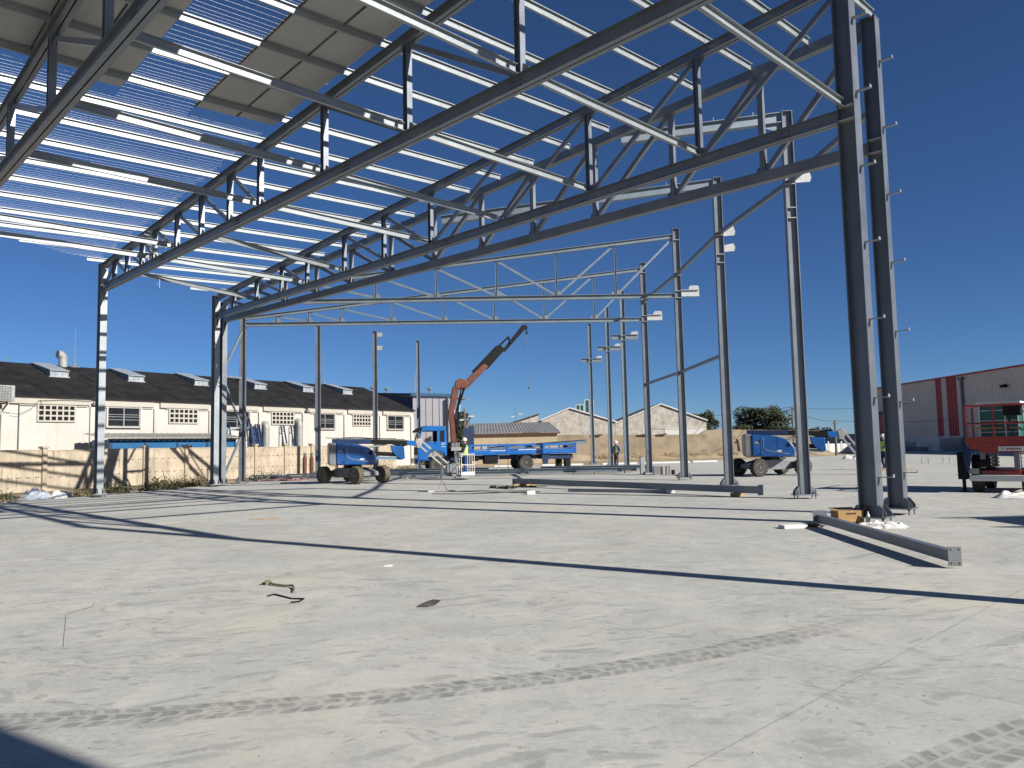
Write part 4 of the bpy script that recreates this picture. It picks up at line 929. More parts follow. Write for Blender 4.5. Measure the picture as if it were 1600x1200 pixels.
# ------------------------------------------------------------------ articulated boom lift
def boom_lift(label, loc, chassis, turret, tyre, jib_end, basket, steer=0.0):
    T = thing('boom_lift', label, 'boom lift', loc, chassis, local=True, group='blue boom lifts')
    hw, wb = .80, 1.2
    for sx in (-1, 1):
        for sy in (-1, 1):
            st = steer if sx < 0 else 0
            wheel(T, (sx*wb, sy*(hw), .41), (sin(st), cos(st), 0), .41, .32, MAT[tyre], 16)
    m = MB(); m.plate([(-1.35, -.45, .36), (-.75, -.45, .28), (.75, -.45, .28), (1.35, -.45, .36), (1.3, -.45, .56), (.6, -.45, .74), (-.6, -.45, .74), (-1.3, -.45, .56)], (0, .9, 0))
    obj('chassis', m, MAT['mach_grey'], T, bevel=.02)
    for sx in (-1, 1): obj('axle', MB().cyl((sx*wb, -.62, .41), (sx*wb, .62, .41), .09, n=10), MAT['black'], T)
    obj('slew_ring', MB().cyl((0, 0, .73), (0, 0, .86), .42, n=24), MAT['black'], T, smooth=True)
    rel = Matrix.Rotation(turret-chassis, 4, 'Z') @ Matrix.Diagonal((.86, 1, 1, 1))
    def tp(name, mb, mat, par=T, **k): return obj(name, mb.xf(rel), mat, par, **k)
    # near and far hoods with a slot for the boom between them
    prof = [(-.98, .98), (-.90, .90), (.92, .86), (1.08, .89), (1.17, .98), (1.20, 1.10), (1.17, 1.25), (1.08, 1.42), (.92, 1.58), (.70, 1.71), (.40, 1.80), (.0, 1.86), (-.98, 1.93)]
    for y0, y1 in ((-.95, -.30), (.30, .95)):
        h = tp('hood', MB().plate([(x, y0, z) for x, z in prof], (0, y1-y0, 0)), MAT['blue'], bevel=.13, seg=5, smooth=True, ang=50)
        s = -1 if y0 < 0 else 1; yo = (y0 if s < 0 else y1)+s*.004
        tp('trim_line', MB().tube([(-.42, yo, 1.80), (-.40, yo, 1.30), (-.25, yo, 1.18), (.9, yo, 1.0)], .013, 5), MAT['mach_lt'], h)
        tp('air_inlet', MB().cyl((.86, yo-s*.02, 1.42), (.86, yo+s*.008, 1.42), .10, n=16), MAT['black'], h)
        for xs_ in (-.55, .30): tp('panel_gap', MB().box((xs_, yo, 1.36), (.012, .006, .86)), MAT['black'], h)
        for zs_ in (1.02, 1.62): tp('latch', MB().box((-.62, yo+s*.004, zs_), (.10, .012, .04)), MAT['black'], h)
        tp('hazard_label', MB().box((-.76, yo+s*.002, 1.55), (.16, .006, .10)), MAT['wood'], h)
        tp('maker_badge', MB().plate([(.28, yo, 1.12), (.52, yo, 1.11), (.50, yo, 1.20), (.36, yo, 1.17), (.30, yo, 1.20)], (0, s*.004, 0)), MAT['white_p'], h)
        tp('end_cap', MB().plate([(1.02, y0+.04, .90), (1.16, y0+.04, .95), (1.225, y0+.04, 1.08), (1.14, y0+.04, 1.38), (.95, y0+.04, 1.60), (.88, y0+.04, 1.5), (1.0, y0+.04, 1.2)], (0, y1-y0-.08, 0)), MAT['mach_grey'], h, bevel=.03)
    tp('counterweight', MB().plate([(-1.36, -.90, .98), (-1.28, -.90, .88), (-.985, -.90, .88), (-.985, -.90, 1.93), (-1.30, -.90, 1.95), (-1.36, -.90, 1.88)], (0, 1.8, 0)), MAT['mach_grey'], bevel=.08, seg=3)
    tp('turret_frame', MB().box((-.1, 0, 1.25), (1.7, .56, .75)), MAT['black'])
    # stowed lower arms, knuckle and telescoping main boom
    tp('lower_arm', MB().bar((-.6, 0, 1.52), (2.65, 0, 1.30), .16, .2), MAT['black'])
    tp('lower_link', MB().bar((.4, 0, 1.22), (2.75, 0, 1.12), .10, .12), MAT['trim_blue'])
    tp('knuckle', MB().plate([(2.1, -.15, 1.78), (2.85, -.15, 1.72), (2.9, -.15, 1.12), (2.72, -.15, 1.06), (2.35, -.15, 1.28), (2.15, -.15, 1.5)], (0, .3, 0)), MAT['blue'], bevel=.03)
    bm_ = tp('main_boom', MB().bar((-1.15, 0, 2.02), (1.0, 0, 1.97), .24, .24), MAT['truck_navy'])  # blue boom; its shade is put into the colour by using navy
    tp('boom_cover', MB().bar((-1.5, 0, 2.19), (2.9, 0, 2.05), .26, .03), MAT['black'], bm_)
    tp('boom_section', MB().bar((.95, 0, 1.97), (3.1, 0, 1.90), .21, .22), MAT['black'], bm_)
    tp('boom_head', MB().plate([(3.0, -.12, 2.0), (3.55, -.12, 1.98), (3.72, -.12, 1.88), (3.5, -.12, 1.72), (3.0, -.12, 1.78)], (0, .24, 0)), MAT['truck_blue'], bevel=.02)
    hoses = MB()
    for k in range(4): hoses.tube([(2.2, -.11+.03*k, 1.83), (2.7, -.13+.05*k, 1.78-.03*k), (3.25, -.1+.05*k, 1.82)], .016, 5)
    tp('hoses', hoses, MAT['black'])
    hs2 = MB()
    for k in range(3): hs2.tube([(-.9, -.06+.06*k, 2.16), (.2, -.06+.06*k, 2.2), (1.2, -.07+.06*k, 2.12), (2.4, -.06+.06*k, 2.09)], .02, 5)
    tp('boom_hoses', hs2, MAT['black'])
    tp('lift_ram', MB().cyl((.5, .0, 1.62), (1.9, .0, 1.86), .055, n=10), MAT['mach_lt'])
    tp('step', MB().box((.1, -1.02, .80), (.4, .16, .03)), MAT['black'])
    # jib: twin bars with end knuckles
    jx, jz = jib_end
    tp('jib_knuckle', MB().plate([(3.5, -.14, 2.02), (3.75, -.14, 2.12), (3.95, -.14, 1.98), (3.8, -.14, 1.62), (3.6, -.14, 1.62)], (0, .28, 0)), MAT['mach_lt'], bevel=.02)
    d = V((jx-3.8, 0, jz-1.9)).normalized(); p = V((-d.z, 0, d.x))
    for s in (-1, 1): tp('jib_bar', MB().bar(V((3.78, .0, 1.88))+p*(s*.13), V((jx, .0, jz))+p*(s*.13), .11, .09, p), MAT['mach_lt'])
    tp('jib_cylinder', MB().cyl((3.75, .12, 1.7), (jx-.25*d.x, .12, jz-.25*d.z-.05), .04, n=8), MAT['black'])
    tp('jib_foot', MB().box((jx+.05, 0, jz-.05), (.36, .3, .42)), MAT['mach_grey'], bevel=.03)
    if basket:
        bx = jx+.95; z0 = basket
        tp('basket_mount', MB().box((jx+.3, 0, z0+.35), (.25, .3, .7)), MAT['mach_grey'])
        tp('basket_floor', MB().box((bx, 0, z0+.05), (.8, 1.5, .1)), MAT['mach_lt'])
        for sx in (-1, 1):
            for yy in (-.73, -.25, .25, .73): tp('basket_post', MB().cyl((bx+sx*.38, yy, z0+.1), (bx+sx*.38, yy, z0+1.1), .022, n=6), MAT['white_p'])
        for zz in (.58, 1.1):
            q = [(bx-.38, -.73, z0+zz), (bx+.38, -.73, z0+zz), (bx+.38, .73, z0+zz), (bx-.38, .73, z0+zz), (bx-.38, -.73, z0+zz)]
            rl = MB()
            for a_, b_ in zip(q[:-1], q[1:]): rl.cyl(a_, b_, .022, n=6)
            tp('basket_rail', rl, MAT['white_p'])
        tp('control_box', MB().box((bx-.3, -.1, z0+1.08), (.3, .55, .22)), MAT['mach_grey'], bevel=.02)
        tp('toe_board', MB().box((bx, -.76, z0+.16), (.8, .02, .16)), MAT['white_p'])
    return T
def yaw_of(dx, dy): return math.atan2(dy, dx)
l1c = (-7.75, 37.25, 0)
TUR1 = yaw_of(.96, .28)
boom_lift('blue boom lift with muddy tyres standing left of the truck', l1c, yaw_of(.78, -.62), TUR1, 'tyre_mud', (5.45, .62), .16)
boom_lift('blue boom lift with clean tyres standing on the right of the row', (12.05, 36.3, 0), yaw_of(.951, .309), yaw_of(.975, -.22), 'tyre', (5.0, .42), None)

# ------------------------------------------------------------------ crane truck.  local +x = rearwards (to the right), near side = -y
trk = thing('crane_truck', 'blue flatbed truck with an orange folding crane behind its cab', 'truck', (-4.88, 49.16, 0), yaw_of(.97, .24), local=True)
W_ = 1.15
for x in (0, 5.86):
    for s in (-1, 1):
        wheel(trk, (x, s*W_*(.98) if x == 0 else s*1.05, .5) if False else (x, W_+s*(W_-.14), .5), (0, 1, 0), .5, .3 if x == 0 else .52, MAT['tyre'], 0, .56)
ya, yb = 0.0, 2*W_          # near and far sides
# cab built as a shell with real window openings: side profile pieces
cab = MB(); CX0, CX1 = -1.22, .66
cab.plate([(CX0, ya+.05, .95), (CX0+.02, ya+.05, 1.95), (-.50, ya+.05, 1.98), (-.50, ya+.05, 1.98), (CX1, ya+.05, 1.98), (CX1, ya+.05, 1.1), (.55, ya+.05, 1.06), (.45, ya+.05, 1.2), (.2, ya+.05, 1.36), (-.25, ya+.05, 1.36), (-.5, ya+.05, 1.15), (-.6, ya+.05, .8), (CX0, ya+.05, .8)], (0, 2*W_-.1, 0))
obj('cab_lower', cab, MAT['truck_blue'], trk, bevel=.05)
rf_ = MB(); rf_.plate([(-1.0, ya+.1, 2.66), (CX1-.03, ya+.1, 2.66), (CX1-.06, ya+.1, 2.98), (-.7, ya+.1, 3.02), (-.95, ya+.1, 2.9)], (0, 2*W_-.2, 0)); obj('cab_roof', rf_, MAT['truck_blue'], trk, bevel=.06)
for yy in (ya+.06, yb-.14):
    for (xa, za), (xb, zb), w_ in (((-1.17, 1.97), (-.95, 2.68), .09), ((-.12+.25, 1.97), (-.12+.25, 2.68), .16), ((.58, 1.97), (.57, 2.68), .14)):
        obj('cab_pillar', MB().bar((xa, yy+.04, za), (xb, yy+.04, zb), w_, .08, (0, 1, 0)), MAT['truck_blue'], trk)
    obj('rear_window', MB().box((.36, yy+.04, 2.32), (.30, .02, .70)), MAT['glass_dk'], trk)
obj('cab_back', MB().box((CX1-.06, W_, 2.3), (.06, 2*W_-.3, .75)), MAT['truck_blue'], trk)
obj('windscreen', MB().plate([(-1.16, ya+.2, 2.0), (-1.16, yb-.2, 2.0), (-.95, yb-.2, 2.66), (-.95, ya+.2, 2.66)], (-.02, 0, .0)), MAT['glass_dk'], trk)
obj('sun_visor', MB().plate([(-1.0, ya+.12, 2.92), (-1.3, ya+.12, 2.72), (-1.28, ya+.12, 2.6), (-.98, ya+.12, 2.7)], (0, 2*W_-.24, 0)), MAT['black'], trk)
obj('steering_wheel', MB().lathe([(.2, -.02), (.22, 0), (.2, .02), (.18, 0), (.2, -.02)], (-.85, .55, 2.05), (.6, 0, .8), 14), MAT['black'], trk)
obj('seat', MB().box((.25, .55, 2.0), (.18, .5, .7)), MAT['black'], trk, bevel=.05)
obj('bumper', MB().box((-1.30, W_, .78), (.2, 2*W_, .34)), MAT['truck_blue'], trk, bevel=.03)
obj('grille', MB().box((CX0-.012, W_, 1.4), (.02, 1.5, .5)), MAT['black'], trk)
for yy in (.25, 2*W_-.25): obj('headlight', MB().box((-1.41, yy, .82), (.03, .3, .16)), MAT['sky_gl'], trk)
for yy in (ya, yb): obj('door', MB().box((-.45, yy+(.046 if yy == 0 else -.046), 1.66), (.95, .012, .6)), MAT['truck_blue'], trk, bevel=.004)
obj('door_handle', MB().box((-.1, .028, 1.9), (.14, .025, .03)), MAT['black'], trk)
lt = MB()
for k, (x0, x1, z) in enumerate(((.30, .56, 1.88), (.30, .52, 1.8), (.30, .56, 1.66))): lt.box(((x0+x1)/2, .046, z), (x1-x0, .006, .025))
obj('door_lettering', lt, MAT['white_p'], trk)
obj('mirror', MB().box((-1.22, -.12, 2.25), (.06, .2, .42)), MAT['black'], trk)
obj('step', MB().box((-.62, .12, .62), (.3, .3, .06)), MAT['black'], trk)
# chassis
for yy in (.72, 1.58): obj('chassis_rail', MB().bar((-.9, yy, .88), (9.0, yy, .88), .09, .26), MAT['truck_navy'], trk)
obj('axle', MB().cyl((5.86, .4, .5), (5.86, 1.9, .5), .12, n=10), MAT['black'], trk)
obj('axle', MB().cyl((0, .4, .5), (0, 1.9, .5), .09, n=10), MAT['black'], trk)
tk = obj('fuel_tank', MB().box((3.55, .35, .78), (.95, .5, .6)), MAT['black'], trk, bevel=.08)
obj('air_tanks', MB().cyl((2.1, .35, .85), (2.75, .35, .85), .17, n=12), MAT['black'], trk)
obj('gearbox', MB().box((1.7, 1.1, .75), (1.4, .6, .5)), MAT['black'], trk)
obj('tail_post', MB().plate([(6.95, .12, 1.1), (7.6, .12, 1.1), (7.45, .12, .68), (7.38, .12, .38), (7.08, .12, .38)], (0, .14, 0)), MAT['truck_navy'], trk)
obj('rear_frame', MB().box((8.2, 1.15, .86), (1.9, 1.9, .32)), MAT['truck_navy'], trk)
for yy in (.2, 2.1): obj('mud_flap', MB().box((8.75, yy, .42), (.35, .45, .62)), MAT['black'], trk)
for yy in (.12, 2.18): obj('mudguard', MB().tube([(5.2, yy, .75), (5.35, yy, .98), (5.86, yy, 1.08), (6.38, yy, .98), (6.52, yy, .75)], .07, 6), MAT['black'], trk)
# flat bed with slotted drop sides
obj('bed_floor', MB().box((5.72, W_, 1.12), (7.1, 2*W_, .12)), MAT['truck_blue'], trk)
XS = [(2.18, 4.55), (4.66, 6.95), (7.05, 9.26)]
for yy in (ya, yb):
    for x0, x1 in XS:
        sd_ = MB(); n3 = 2
        sd_.box(((x0+x1)/2, yy, 1.24), (x1-x0, .05, .22)); sd_.box(((x0+x1)/2, yy, 1.41), (x1-x0, .06, .05)); sd_.box(((x0+x1)/2, yy, 1.69), (x1-x0, .05, .12))
        for f in (0, .5, 1): sd_.box((x0+.06+(x1-x0-.12)*f, yy, 1.535), (.12, .05, .19))
        obj('drop_side', sd_, MAT['truck_blue'], trk)
    for x in (2.12, 4.605, 7.0, 9.3): obj('stake', MB().box((x, yy, 1.42), (.09, .1, .72)), MAT['truck_blue'], trk)
    obj('side_lettering', MB().box((4.0, yy-.032 if yy == 0 else yy+.032, 1.33), (1.0, .006, .04)), MAT['white_p'], trk)
    obj('side_lettering', MB().box((6.0, yy-.032 if yy == 0 else yy+.032, 1.36), (1.3, .006, .04)), MAT['white_p'], trk)
obj('tailgate', MB().box((9.33, W_, 1.45), (.05, 2*W_-.15, .6)), MAT['truck_blue'], trk)
obj('headboard', MB().box((2.12, W_, 2.0), (.1, 2*W_-.1, .7)), MAT['truck_navy'], trk)
obj('headboard_post', MB().box((2.28, .2, 2.1), (.34, .16, 1.75)), MAT['truck_navy'], trk)
obj('headboard_post', MB().box((2.28, 2.1, 2.1), (.3, .16, 1.6)), MAT['truck_navy'], trk)
# crane (in the truck's long plane, over the gap behind the cab)
cy_ = W_-.15
def cpl(name, pts, wd, mat, **k): return obj(name, MB().plate([(x, cy_-wd/2, z) for x, z in pts], (0, wd, 0)), mat, trk, bevel=.025, **k)
cpl('crane_base', [(.82, 1.0), (1.75, 1.0), (1.7, 1.7), (1.45, 1.95), (1.0, 1.95), (.85, 1.6)], .9, MAT['black'])
cpl('crane_column', [(1.08, 1.9), (1.48, 1.9), (1.38, 3.1), (1.30, 4.05), (1.24, 4.12), (.94, 4.1), (.92, 3.7), (1.04, 3.0)], .42, MAT['orange'])
cpl('crane_inner_boom', [(.92, 3.75), (1.24, 3.7), (1.40, 4.3), (1.62, 5.35), (1.72, 5.62), (1.45, 5.72), (1.24, 5.55), (1.06, 4.5)], .34, MAT['orange'])
cpl('crane_knuckle', [(1.35, 5.5), (1.85, 5.35), (2.15, 5.42), (2.3, 5.75), (2.05, 6.05), (1.72, 6.12), (1.45, 5.95)], .40, MAT['orange'])
cpl('crane_outer_boom', [(1.95, 5.5), (2.2, 5.46), (3.62, 6.88), (3.42, 7.1), (3.2, 7.0), (2.0, 5.9)], .34, MAT['orange'])
cpl('boom_extension', [(2.55, 6.6), (2.75, 6.4), (3.62, 6.78), (4.82, 8.08), (4.48, 8.42), (4.20, 8.30)], .30, MAT['black'])
cpl('extension_tip', [(4.62, 8.0), (4.82, 7.92), (6.42, 9.66), (6.25, 9.82), (6.05, 9.74)], .16, MAT['black'])
ram = MB(); ram.cyl((4.5, cy_-.1, 8.4), (5.1, cy_-.1, 8.95), .06, n=8); ram.cyl((5.05, cy_-.1, 8.95), (5.2, cy_-.1, 8.5), .07, n=8); obj('extension_ram', ram, MAT['black'], trk)
rm = MB(); rm.cyl((1.45, cy_-.2, 2.6), (1.62, cy_-.2, 3.9), .09, n=10); obj('lift_ram', rm, MAT['black'], trk, smooth=True)
rm = MB(); rm.cyl((1.60, cy_-.2, 3.75), (1.68, cy_-.2, 4.55), .055, n=10); obj('ram_rod', rm, MAT['plate_w'], trk, smooth=True)
rm = MB(); rm.cyl((1.62, cy_-.22, 4.4), (1.98, cy_-.22, 5.5), .075, n=10); obj('outer_ram', rm, MAT['black'], trk, smooth=True)
hz = MB()
for k in range(5): hz.tube([(1.5, cy_-.24+.02*k, 1.9), (1.42+.03*k, cy_-.27, 2.8), (1.32+.04*k, cy_-.24, 3.7), (1.55+.03*k, cy_-.24, 4.6), (1.8, cy_-.22, 5.6)], .018, 5)
obj('crane_hoses', hz, MAT['black'], trk)
lv_ = MB()
for k in range(6): lv_.box((1.0+.09*k, .05, 1.75), (.04, .1, .3))
lv_.box((1.25, .1, 1.5), (.65, .25, .22)); obj('crane_levers', lv_, MAT['mach_lt'], trk)
for s in (0, 1): obj('outrigger', MB().box((1.25, .15+s*2.0, .95), (.22, .25, 1.1)), MAT['mach_grey'], trk); 
for s in (0, 1): obj('outrigger_foot', MB().cyl((1.25, .15+s*2.0, .05), (1.25, .15+s*2.0, .45), .05, n=8), MAT['plate_w'], trk)
ch = MB(); z = 9.62
for k in range(60):
    a = z-.068*k; ch.bar((6.34+.0015*k, cy_, a), (6.34+.0015*k, cy_, a-.06), .028 if k % 2 else .01, .01 if k % 2 else .028, (1, 0, 0))
ch.lathe([(.05, -.02), (.075, 0), (.05, .02), (.03, 0), (.05, -.02)], (6.43, cy_, 5.5), (0, 1, 0), 12)
obj('load_chain', ch, MAT['bolt'], trk)
hk = MB(); hk.tube([(6.34, cy_, 9.58), (6.34, cy_, 9.36), (6.42, cy_, 9.26), (6.38, cy_, 9.16), (6.28, cy_, 9.2)], .045, 7); hk.box((6.34, cy_, 9.62), (.16, .12, .2)); obj('hook', hk, MAT['black'], trk)
# load on the bed
tm = trk.matrix_world if False else Matrix.Translation(trk.location) @ Matrix.Rotation(trk.rotation_euler.z, 4, 'Z')
def tw(x, y, z): return tm @ V((x, y, z))
tag(obj('load_beam', MB().ext(Iprof(.28, .2), tw(3.4, .62, 1.45), tw(10.25, .5, 1.82)), MAT['galv_lo']), 'long galvanised beam on the truck bed, end sticking out behind', 'beam')
for i, (y0, z, x0, x1, lab) in enumerate(((1.2, 1.27, 2.8, 8.9, 'flat galvanised beam lying on the middle of the truck bed'), (1.75, 1.27, 3.0, 8.6, 'galvanised beam lying on the far side of the truck bed'))):
    tag(obj('load_beam', MB().ext(Iprof(.18, .16), tw(x0, y0, z), tw(x1, y0, z)), MAT['galv']), lab, 'beam')

# ------------------------------------------------------------------ red scissor lift
def scissor(label, loc, rz, load=True):
    T = thing('scissor_lift', label, 'scissor lift', loc, rz, local=True, group='red scissor lifts')
    for sx in (-1, 1):
        for sy in (-1, 1): wheel(T, (sx*.95+.3, sy*.62, .36), (0, 1, 0), .36, .26, MAT['tyre'], 14)
    obj('chassis', MB().box((.3, 0, .50), (2.5, 1.0, .30)), MAT['red'], T, bevel=.03)
    obj('side_skirt', MB().box((.3, -.66, .43), (1.3, .3, .2)), MAT['mach_lt'], T, bevel=.02)
    obj('end_beam', MB().box((-1.02, 0, .42), (.16, 1.55, .18)), MAT['white_p'], T, bevel=.02)
    for k in range(5):
        z = .72+.105*k
        for y in (-.42, .42): obj('scissor_arm', MB().bar((-.85, y, z), (1.4, y, z), .09, .075), MAT['mach_lt'], T)
    for x in (-.88, -.55, .9):
        for y in (-.42, .42): obj('arm_pivot', MB().box((x, y, .95), (.16, .14, .5)), MAT['mach_grey'], T)
    pf = obj('platform', MB().box((.35, 0, 1.36), (3.3, 1.56, .20)), MAT['red'], T, bevel=.015)
    obj('deck', MB().box((.35, 0, 1.466), (3.2, 1.46, .008)), MAT['mach_grey'], pf)
    obj('under_tray', MB().box((.2, 0, 1.21), (2.5, 1.0, .1)), MAT['red'], T)
    X0_, X1_, Y0_, Y1_ = -1.27, 1.97, -.75, .75
    posts = [(X0_, Y0_), (X0_, Y1_), (X1_, Y0_), (X1_, Y1_), (-.2, Y0_), (-.2, Y1_), (.9, Y0_), (.9, Y1_), (X0_, .05)]
    for x, y in posts: obj('rail_post', MB().bar((x, y, 1.45), (x, y, 2.50), .05, .05, (1, 0, 0)), MAT['red'], T)
    for z, q in ((2.52, 'top_rail'), (2.0, 'mid_rail')):
        for a, b in (((X0_, Y0_), (X0_, Y1_)), ((X0_, Y1_), (X1_, Y1_)), ((X1_, Y1_), (X1_, Y0_)), ((X1_, Y0_), (X0_, Y0_))):
            obj(q, MB().cyl((a[0], a[1], z), (b[0], b[1], z), .028, n=8), MAT['red'], T, smooth=True)
    for y in (-.75, .75): obj('toe_board', MB().box((.35, y*1.03, 1.54), (3.3, .02, .16)), MAT['red'], T)
    obj('toe_board', MB().box((-1.31, 0, 1.54), (.02, 1.56, .16)), MAT['red'], T)
    cb_ = obj('control_box', MB().box((-1.12, -.42, 2.38), (.25, .44, .34)), MAT['black'], T, bevel=.03)
    obj('control_lead', MB().tube([(-1.1, -.35, 2.2), (-1.15, -.3, 1.9), (-1.1, -.5, 1.55)], .02, 6), MAT['black'], cb_)
    sg = obj('name_plate', MB().box((-1.325, -.35, 1.27), (.012, .62, .13)), MAT['white_p'], T)
    st = MB()
    for a, b in (((-.10, 1.225), (-.2, 1.315)), ((-.2, 1.225), (-.10, 1.315))): st.bar((-1.333, a[0], a[1]), (-1.333, b[0], b[1]), .006, .018, (1, 0, 0))
    for k in range(6): st.box((-1.333, -.56+.06*k, 1.265), (.004, .04, .05))
    obj('plate_lettering', st, MAT['red'], sg)
    lt_ = obj('outrigger_leg', MB().box((-1.05, .92, .78), (.30, .26, .80)), MAT['black'], T, bevel=.03)
    obj('outrigger_rod', MB().cyl((-1.05, .92, .02), (-1.05, .92, .4), .05, n=8), MAT['black'], lt_); obj('outrigger_foot', MB().cyl((-1.05, .92, .0), (-1.05, .92, .03), .13, n=12), MAT['black'], lt_)
    obj('outrigger_arm', MB().box((-1.0, .72, .62), (.2, .4, .16)), MAT['mach_lt'], T)
    obj('battery_drum', MB().cyl((-.75, .3, .85), (-.75, .72, .85), .24, n=16), MAT['black'], T, smooth=True)
    return T
SC = (14.69, 23.07, 0); SCR = yaw_of(.656, .755)
scissor('red scissor lift loaded with green sheets at the right edge', SC, SCR)
sm = Matrix.Translation(SC) @ Matrix.Rotation(SCR, 4, 'Z')
ld = thing('sheet_crate', 'white-framed crate of green sheets standing on the scissor lift', 'crate', sm @ V((.1, .1, 1.47)), SCR, local=True)
obj('sheets', MB().box((0, -.05, .55), (.9, .95, 1.02)), MAT['green_p'], ld)
fr = MB()
for y in (-.54, -.22, .1, .44): fr.box((-.47, y, .56), (.035, .035, 1.12))
for z in (.28, .62, .92): fr.box((-.465, -.05, z), (.03, .98, .022))
for y in (-.54, .44): fr.box((.46, y, .56), (.05, .05, 1.12))
obj('frame', fr, MAT['white_p'], ld)
obj('lid', MB().box((0, -.05, 1.15), (1.1, 1.15, .06)), MAT['white_p'], ld)
obj('batten', MB().box((-.5, -.02, .40), (.03, 1.15, .05)), MAT['wood'], ld)
bg_ = MB(); bc = sm @ V((-1.22, .72, 0))
for k in range(1): bg_.lathe([(.01, .0), (.04, .04), (.085, .25), (.11, .45), (.10, .65), (.06, .78), (.02, .8)], (bc.x-.06, bc.y, .62), (0, 0, 1), 10)
tag(obj('tool_bag', bg_, MAT['navy'], smooth=True), 'dark bag hanging off the corner of the scissor lift platform', 'bag')
# a loaded stillage stands just out of the picture; its barred shadow lies on the slab at the right edge
sg_ = thing('stillage', 'barred steel stillage with stacked sheets outside the right edge', 'stillage', (10.25, 13.0, 0), .05, local=True)
for x in (0.0, .16, .32, .48): obj('bar', MB().bar((x, 0, 0), (x, 0, 1.08), .05, .05, (1, 0, 0)), MAT['primer'], sg_)
for y in (0, 1.75): obj('top_rail', MB().bar((0, y, 1.06), (2.6, y, 1.06), .05, .05), MAT['primer'], sg_)
for x in (0.0, .32, 2.55): obj('bar', MB().bar((x, 1.75, 0), (x, 1.75, 1.08), .05, .05, (1, 0, 0)), MAT['primer'], sg_)
for k in range(8): obj('sheet_pack', MB().box((1.6, .87, .14+.12*k), (2.0+.02*(k % 2), 1.66, .11)), MAT['galv_lo'], sg_)
obj('base', MB().box((1.3, .87, .04), (2.6, 1.75, .076)), MAT['primer'], sg_)

